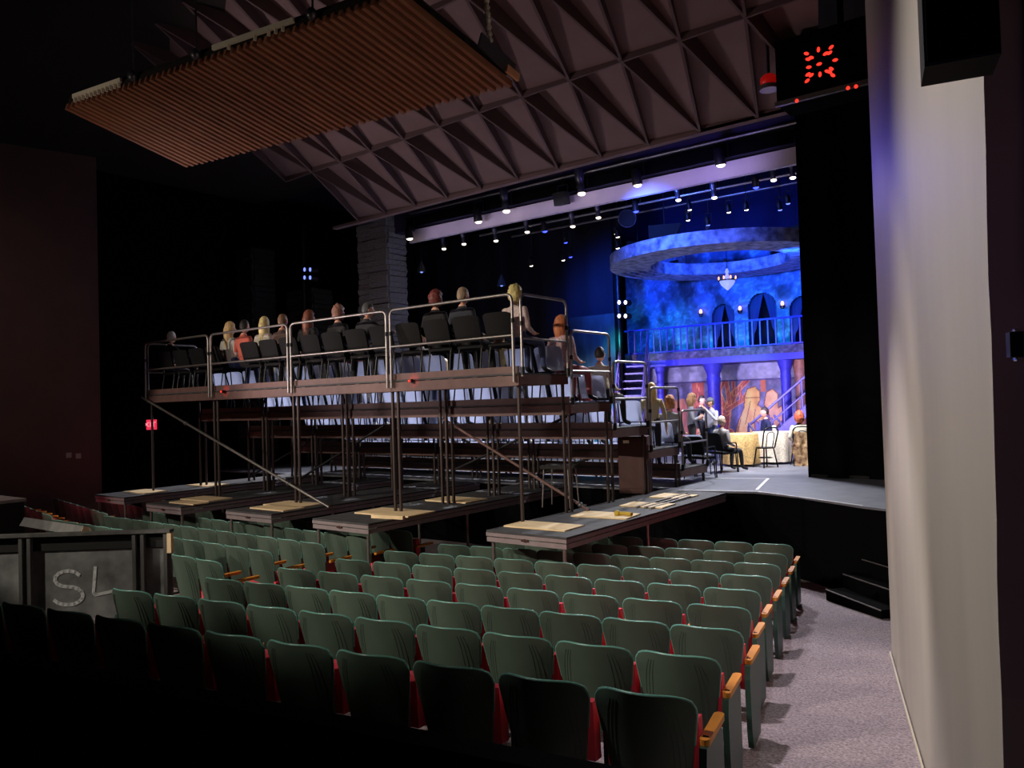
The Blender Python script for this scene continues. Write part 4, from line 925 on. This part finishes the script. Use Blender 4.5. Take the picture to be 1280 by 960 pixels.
# ---------------------------------------------------------------- people
SKIN = [mat('skin_fair', (224, 172, 146), .55), mat('skin_tan', (188, 132, 104), .55)]
EYE = mat('eye_dark', (30, 24, 22), .3); LIP = mat('lips', (176, 92, 86), .5)
def cloth(name, rgb, **k): return mat('cloth_'+name, rgb, .85, bump=.25, bscale=30, **k)
def skeleton(pose):
    sit = pose.startswith('sit'); hz = .55 if sit else .93
    lx, ly = (.0, -.06 if sit else 0)
    if pose == 'sit_lean': lx, ly = .13, .02
    if pose == 'sit_forward': lx, ly = .02, .10
    J = {}; E = []
    def j(n, p, r, par=None):
        J[n] = (Vector(p), r if isinstance(r, tuple) else (r, r)); 
        if par: E.append((par, n))
    j('pelvis', (0, 0, hz), (.155, .115)); j('belly', (lx*.35, ly*.4, hz+.17), (.14, .105), 'pelvis'); j('chest', (lx*.8, ly*.85, hz+.35), (.165, .115), 'belly')
    j('neck0', (lx, ly, hz+.475), (.075, .068), 'chest'); j('neck1', (lx, ly+.015, hz+.56), .05, 'neck0')
    for s, S_ in ((-1, 'l'), (1, 'r')):
        j('sh'+S_, (lx+s*.185, ly, hz+.42), .064, 'chest')
        el = Vector((lx+s*.25, ly-.02, hz+.15)); wr = Vector((s*.17, ly+.24, hz+.08)); hd = Vector((-s*.3, .9, -.1)).normalized()
        if pose == 'sit_lean' and s > 0: el = Vector((lx+.30, ly+.14, hz+.20)); wr = Vector((lx+.26, ly+.36, hz+.30))
        if pose == 'sit_arm' and s > 0: el = Vector((lx+.40, ly-.06, hz+.30)); wr = Vector((lx+.62, ly+.02, hz+.33)); hd = Vector((1, .2, -.1)).normalized()
        if pose == 'stand_eat':
            el = Vector((s*.27, .06, hz+.20)); wr = Vector((s*.10, .25, hz+.27 if s > 0 else hz+.50)); hd = Vector((-s*.6, .3, .5)).normalized()
        if pose == 'stand_cross': el = Vector((s*.27, .04, hz+.17)); wr = Vector((s*.02, .21, hz+.22+.03*s)); hd = Vector((-s, .15, .12)).normalized()
        if pose == 'stand': el = Vector((s*.26, -.02, hz+.13)); wr = Vector((s*.27, .06, hz-.11)); hd = Vector((0, .15, -1)).normalized()
        j('el'+S_, el, .047, 'sh'+S_); j('wr'+S_, wr, .031, 'el'+S_); j('palm'+S_, wr+hd*.07, (.04, .022), 'wr'+S_)
        side = hd.cross(Vector((0, 0, 1)) if abs(hd.z) < .8 else Vector((1, 0, 0))).normalized(); curl = hd.cross(side).normalized()*(-.4)
        for f in range(4):
            o = side*(.03-.02*f); L = (.07, .08, .075, .058)[f]; b = wr+hd*.105+o; j(f'f{S_}{f}a', b, .0095, 'palm'+S_); j(f'f{S_}{f}b', b+(hd+curl*.6).normalized()*L*.55, .0085, f'f{S_}{f}a'); j(f'f{S_}{f}c', b+hd*L*.8+curl*L*.8, .0075, f'f{S_}{f}b')
        b = wr+hd*.045+side*.03; j(f't{S_}a', b+side*.018+hd*.012, .011, 'palm'+S_); j(f't{S_}b', b+side*.03+hd*.055, .009, f't{S_}a')
        hip = Vector((s*.095, .01, hz-.04)); j('hip'+S_, hip, .098, 'pelvis')
        if sit: kn = Vector((s*.13, .44, hz-.05)); an = Vector((s*.13, .44+(.05 if s > 0 else -.04), .09))
        else: kn = Vector((s*.10, .03, .50)); an = Vector((s*.11, -.02, .09))
        j('kn'+S_, kn, .066, 'hip'+S_); j('an'+S_, an, .042, 'kn'+S_); j('to'+S_, an+Vector((s*.03, .16, -.05)), .036, 'an'+S_)
    return J, E, Vector((lx, ly+.035, hz+.665))
BODY = {}
def body_mesh(pose, turn):
    key = (pose, round(turn, 2))
    if key in BODY: return BODY[key]
    J, E, hc = skeleton(pose); names = list(J)
    me = bpy.data.meshes.new('body'); me.from_pydata([J[n][0] for n in names], [(names.index(a), names.index(b)) for a, b in E], [])
    o = bpy.data.objects.new('body_tmp', me); COL.objects.link(o)
    o.modifiers.new('skin', 'SKIN'); sl = me.skin_vertices[0].data
    for i, n in enumerate(names): sl[i].radius = J[n][1]; sl[i].use_root = (n == 'pelvis')
    sb = o.modifiers.new('sub', 'SUBSURF'); sb.levels = 2; sb.render_levels = 2
    ev = o.evaluated_get(bpy.context.evaluated_depsgraph_get()); m2 = bpy.data.meshes.new_from_object(ev)
    bpy.data.objects.remove(o); bpy.data.meshes.remove(me)
    V = [v.co.copy() for v in m2.vertices]; F = [tuple(p.vertices) for p in m2.polygons]
    segs = [(J[a][0], J[b][0], b) for a, b in E]
    def region(c):
        best = 9; rg = 1
        for a, b, n in segs:
            d = b-a; t = max(0, min(1, (c-a).dot(d)/max(1e-9, d.dot(d)))); ds = (c-a-d*t).length
            r0 = .10 if n[:2] in ('be', 'ch', 'hi') else 0
            if ds-r0 < best: best = ds-r0; rg = n; tt = t
        if rg.startswith(('f', 'tl', 'tr', 'palm')): return 0
        if rg.startswith('neck1'): return 0 if tt > .35 else 1
        if rg.startswith('wr'): return 0 if tt > .93 else 1
        if rg.startswith('to'): return 3
        if rg.startswith(('hip', 'kn', 'an')): return 2 if not (rg.startswith('an') and tt > .93) else 3
        return 1
    mb = MB(); mb.v = [tuple(v) for v in V]; mb.f = F
    for f in F: mb.m.append(region(sum((V[i] for i in f), Vector())/len(f))); mb.sm.append(True)
    bpy.data.meshes.remove(m2)
    # head: cranium, brow, nose, chin, ears, eyes, mouth
    Rz = Matrix.Rotation(turn, 3, 'Z')
    def hf(d, p):
        y = p.y; z = p.z
        p = Vector((p.x*(1-.16*max(0, -d.z)), p.y, p.z))
        p.y += .026*math.exp(-((d.x/.16)**2+((d.z+.10)/.20)**2))*(d.y > 0)
        p.y += .012*math.exp(-((d.x/.4)**2+((d.z+.75)/.2)**2))*(d.y > 0)
        p.y -= .010*(math.exp(-(((d.x-.38)/.18)**2+((d.z-.08)/.13)**2))+math.exp(-(((d.x+.38)/.18)**2+((d.z-.08)/.13)**2)))*(d.y > 0)
        return Rz @ p
    mb.ball(hc, (.076, .095, .118), 24, 18, 0, hf)
    for s in (-1, 1):
        mb.ball(hc+Rz @ Vector((s*.077, -.005, -.005)), (.012, .02, .03), 8, 6, 0)
        mb.ball(hc+Rz @ Vector((s*.029, .082, .010)), (.012, .008, .007), 8, 6, 4)
    mb.ball(hc+Rz @ Vector((0, .088, -.062)), (.024, .008, .006), 8, 6, 5)
    BODY[key] = (mb.mesh('body', [SKIN[0], M['black'], M['black'], M['black'], EYE, LIP]), hc); return BODY[key]
HAIRM = {}
def hair_mesh(kind, hc, turn):
    Rz = Matrix.Rotation(turn, 3, 'Z'); mb = MB(); sd_ = random.random()*50
    def fn(d, p):
        k = {'short': 1.05, 'long': 1.12, 'curly': 1.25, 'afro': 1.5, 'bun': 1.08, 'bob': 1.18, 'cap': 1.07}[kind]
        amp = {'curly': .24, 'afro': .22}.get(kind, .05); fr = 9 if kind in ('curly', 'afro') else 6
        nz = noise.noise(d*fr*.5+Vector((sd_, 0, 0)))*amp+noise.noise(d*fr+Vector((0, sd_, 0)))*amp*.5
        lim = .30 if d.y > .15 else (-.15 if d.y > -.2 else -.62)
        if kind in ('long', 'bob', 'afro', 'curly'): lim = .36 if d.y > .45 else -.9
        q = p*(k+nz)
        if d.z < lim: q = p*.86
        elif kind in ('long', 'bob') and d.z < .1 and d.y < .45:
            ext = (.30 if kind == 'long' else .11); q.z -= ext*min(1, (.1-d.z)/.8); q.x *= 1.08; q.y -= .02
        return Rz @ q
    mb.ball(hc+Vector((0, -.008, .012)), (.080, .098, .120), 28, 22, 0, fn)
    if kind == 'bun': mb.ball(hc+Rz @ Vector((0, -.10, .07)), .045, 10, 8)
    if kind == 'cap':
        mb.v = []; mb.f = []; mb.m = []; mb.sm = []
        mb.ball(hc+Vector((0, 0, .03)), (.086, .104, .10), 18, 12, 0, lambda d, p: Rz @ (p if d.z > -.05 else Vector((p.x*.9, p.y*.9, -.005))))
        mb.grid(lambda u, v: hc+Rz @ Vector(((u-.5)*.14, .09+.075*v*(1-(2*u-1)**2*.4), .035-.012*v)), 8, 3, thick=(0, 0, .006))
    return mb
def person(label, loc, rz, pose, top, bottom, hair, haircol, shoes=(30, 28, 30), turn=0., skin=0, scale=1., extra=None, group=None):
    me, hc = body_mesh(pose, turn)
    o = link('person', me, None, loc, rz); o.scale = (scale,)*3; tag(o, label, 'person', group)
    for i, m in ((0, SKIN[skin]), (1, top), (2, bottom), (3, mat('shoe_%d' % shoes[0], shoes, .5))):
        o.material_slots[i].link = 'OBJECT'; o.material_slots[i].material = m
    hk = hair if hair != 'cap' else 'short'
    hair_mesh(hk, hc, turn).build('hair', mat('hair_%d_%d_%d' % haircol, haircol, .55, var=.4, scale=40, stretch=(1, 1, .15)), o)
    if hair == 'cap': hair_mesh('cap', hc, turn).build('cap', mat('cap_grey', (110, 114, 128), .8), o)
    return o
BLK = cloth('black', (22, 21, 24)); CHAR = cloth('charcoal', (48, 48, 54)); JEAN = cloth('denim', (58, 70, 108)); GREYP = cloth('grey_trousers', (96, 94, 100))
zt1 = H0
def seatz(tier): return H0-DROP*tier-.0
TOPROW = [(213, 'grey haired person in black, leaning, at far left of the top tier', 'sit_lean', BLK, BLK, 'short', (196, 190, 184), .3),
 (291, 'person with long blonde hair and a pale grey sweater on the top tier', 'sit', cloth('pale_sweater', (190, 186, 178)), JEAN, 'long', (222, 186, 130), -.2),
 (309, 'person with dark hair in a rust red shirt beside the long haired blonde', 'sit', cloth('rust', (196, 98, 80)), BLK, 'short', (40, 36, 36), .2),
 (334, 'fair haired person in a cream top, left of the person with cropped hair', 'sit', cloth('cream', (214, 206, 190)), BLK, 'long', (232, 206, 140), .5),
 (357, 'person with cropped brown hair in a brown jacket on the top tier', 'sit', cloth('brown', (86, 66, 58)), BLK, 'short', (140, 108, 82), .3),
 (390, 'person with long auburn hair and black top, second rail bay of the top tier', 'sit', BLK, BLK, 'long', (116, 62, 44), 0),
 (427, 'person with short greying reddish hair in black on the top tier', 'sit', BLK, BLK, 'curly', (150, 106, 92), 0),
 (459, 'dark grey haired person in black jacket leaning right beside the stone pillar', 'sit_lean', CHAR, BLK, 'short', (84, 86, 88), -.5),
 (549, 'person with curly dark red hair in black, right bay of the top tier', 'sit', BLK, BLK, 'curly', (110, 50, 46), -.2),
 (583, 'person with cropped greying fair hair and dark jacket on the top tier', 'sit', cloth('navy', (40, 42, 52)), BLK, 'short', (150, 128, 106), -.1),
 (648, 'curly blonde person in pale pink at the right end of the top tier', 'sit', cloth('pale_pink', (206, 186, 184), var=.3, scale=30), JEAN, 'curly', (236, 208, 140), -.3)]
for px_, lb, ps, tp_, bt, hr, hcz, tn in TOPROW:
    x = aty(px_, 400, .47).x; j, e, hc = skeleton(ps)
    person(lb, (x-hc.x, .44, seatz(0)), 0, ps, tp_, bt, hr, hcz, turn=tn, scale=.93 if px_ == 648 else 1.0)
person('strawberry blonde person in patterned pink, right end of the second tier', (-.36, DEP+.44, seatz(1)), -.05, 'sit', cloth('pink_pattern', (206, 170, 172), var=.5, scale=40), cloth('rose_trousers', (150, 84, 92)), 'bob', (206, 124, 82), turn=-.4)
person('dark haired person in a cream top at the right end of the middle tier', (-.42, 2*DEP+.44, seatz(2)), 0, 'sit', cloth('cream', (214, 206, 190)), CHAR, 'short', (44, 36, 34), turn=.2)
person('blonde person in an olive yellow coat standing on the risers', (-.42, 3*DEP+1.0, seatz(4)+.05), .3, 'stand', cloth('olive_coat', (190, 176, 132)), CHAR, 'long', (206, 176, 110), turn=.5, scale=.9)
person('person with reddish brown curls seated on the lowest tier', (-.02-.35, 4*DEP+.46, seatz(4)), 0, 'sit', cloth('grey_top', (130, 132, 140)), BLK, 'curly', (172, 112, 70), turn=-.2)
cols = [((236, 214, 150), 'pale yellow top'), ((212, 212, 216), 'white top'), ((150, 60, 66), 'dark red top'), ((84, 104, 132), 'blue top'), ((202, 196, 186), 'cream cardigan'), ((60, 62, 70), 'dark grey top')]
hairs = [(92, 62, 44), (200, 170, 120), (48, 40, 38), (168, 160, 152), (130, 80, 54)]
LOW = [(1, 2), (1, 5), (1, 8), (1, 9), (1, 12), (2, 3), (2, 6), (2, 10), (3, 2), (3, 5), (3, 8), (4, 4), (4, 7)]
for n, (j, i) in enumerate(LOW):
    c, nm = cols[n % 6]
    person(f'person in a {nm} on the {RL[j]} tier, {ORD[i]} from right', (-.42-.585*i, DEP*j+.44, seatz(j)), 0, 'sit', cloth(nm.replace(' ', '_'), c), [GREYP, JEAN, cloth('white_trousers', (206, 206, 210))][n % 3], ['long', 'short', 'bob'][n % 3], hairs[n % 5], turn=random.uniform(-.4, .4), shoes=(200, 198, 196) if n % 2 else (30, 28, 30))
# cast and guests at stage level
q = aty(863, 490, 8.6); person('fair haired woman in a grey sweater standing with folded arms on stage', (q.x, 8.6, 0), -1.15, 'stand_cross', cloth('grey_sweater', (146, 148, 160)), CHAR, 'bob', (214, 164, 118), turn=-.3, scale=1.0)
q = aty(889, 500, 9.3); person('man in a grey cap and pale hooded jacket standing and eating', (q.x, 9.3, 0), 2.6, 'stand_eat', cloth('pale_jacket', (188, 190, 206)), JEAN, 'cap', (90, 90, 92), turn=-.3, scale=.94)
q = aty(876, 500, 11.0); person('dark haired person in navy standing behind the man in the cap', (q.x, 11.0, 0), -1.7, 'stand', cloth('navy', (40, 42, 52)), BLK, 'short', (40, 34, 34), scale=.97)
person('grey haired person in a grey cardigan seated in the black armchair', (ga.x-.08, ga.y+.0, 0), -.35, 'sit', cloth('grey_cardigan', (150, 146, 146)), CHAR, 'short', (196, 178, 158), turn=-.2, scale=.9)
person('red haired woman in a white blouse seated with her back turned', (rr.x+.04, rr.y+.02, 0), .35, 'sit_arm', cloth('white_blouse', (232, 226, 208)), cloth('lilac_trousers', (120, 100, 170)), 'afro', (204, 104, 74), turn=.2, scale=.9)
q = aty(954, 510, 10.6); person('dark clothed person seated behind the tables by the staircase', (q.x, 10.6, 0), 2.2, 'sit', cloth('dark_blue', (40, 46, 90)), BLK, 'short', (50, 40, 40), turn=0)
# floral shawl over the red haired woman's chair
mb = MB(); mb.grid(lambda u, v: (-.02+.46*u+.03*math.sin(v*9), .02*math.sin(u*16)+.05*v-.10*(1-v)*0, .80-.78*v-.06*u), 14, 16, thick=(0, .015, 0))
o = mb.build('floral_shawl', mat('floral_fabric', (110, 40, 32), .85, var=.5, scale=11, c2=(226, 190, 140)), None, (rr.x+.02, rr.y-.34, 0)); o.rotation_euler = (0, 0, .5); tag(o, 'floral brown and cream shawl draped over the back of the bentwood chair', 'shawl')
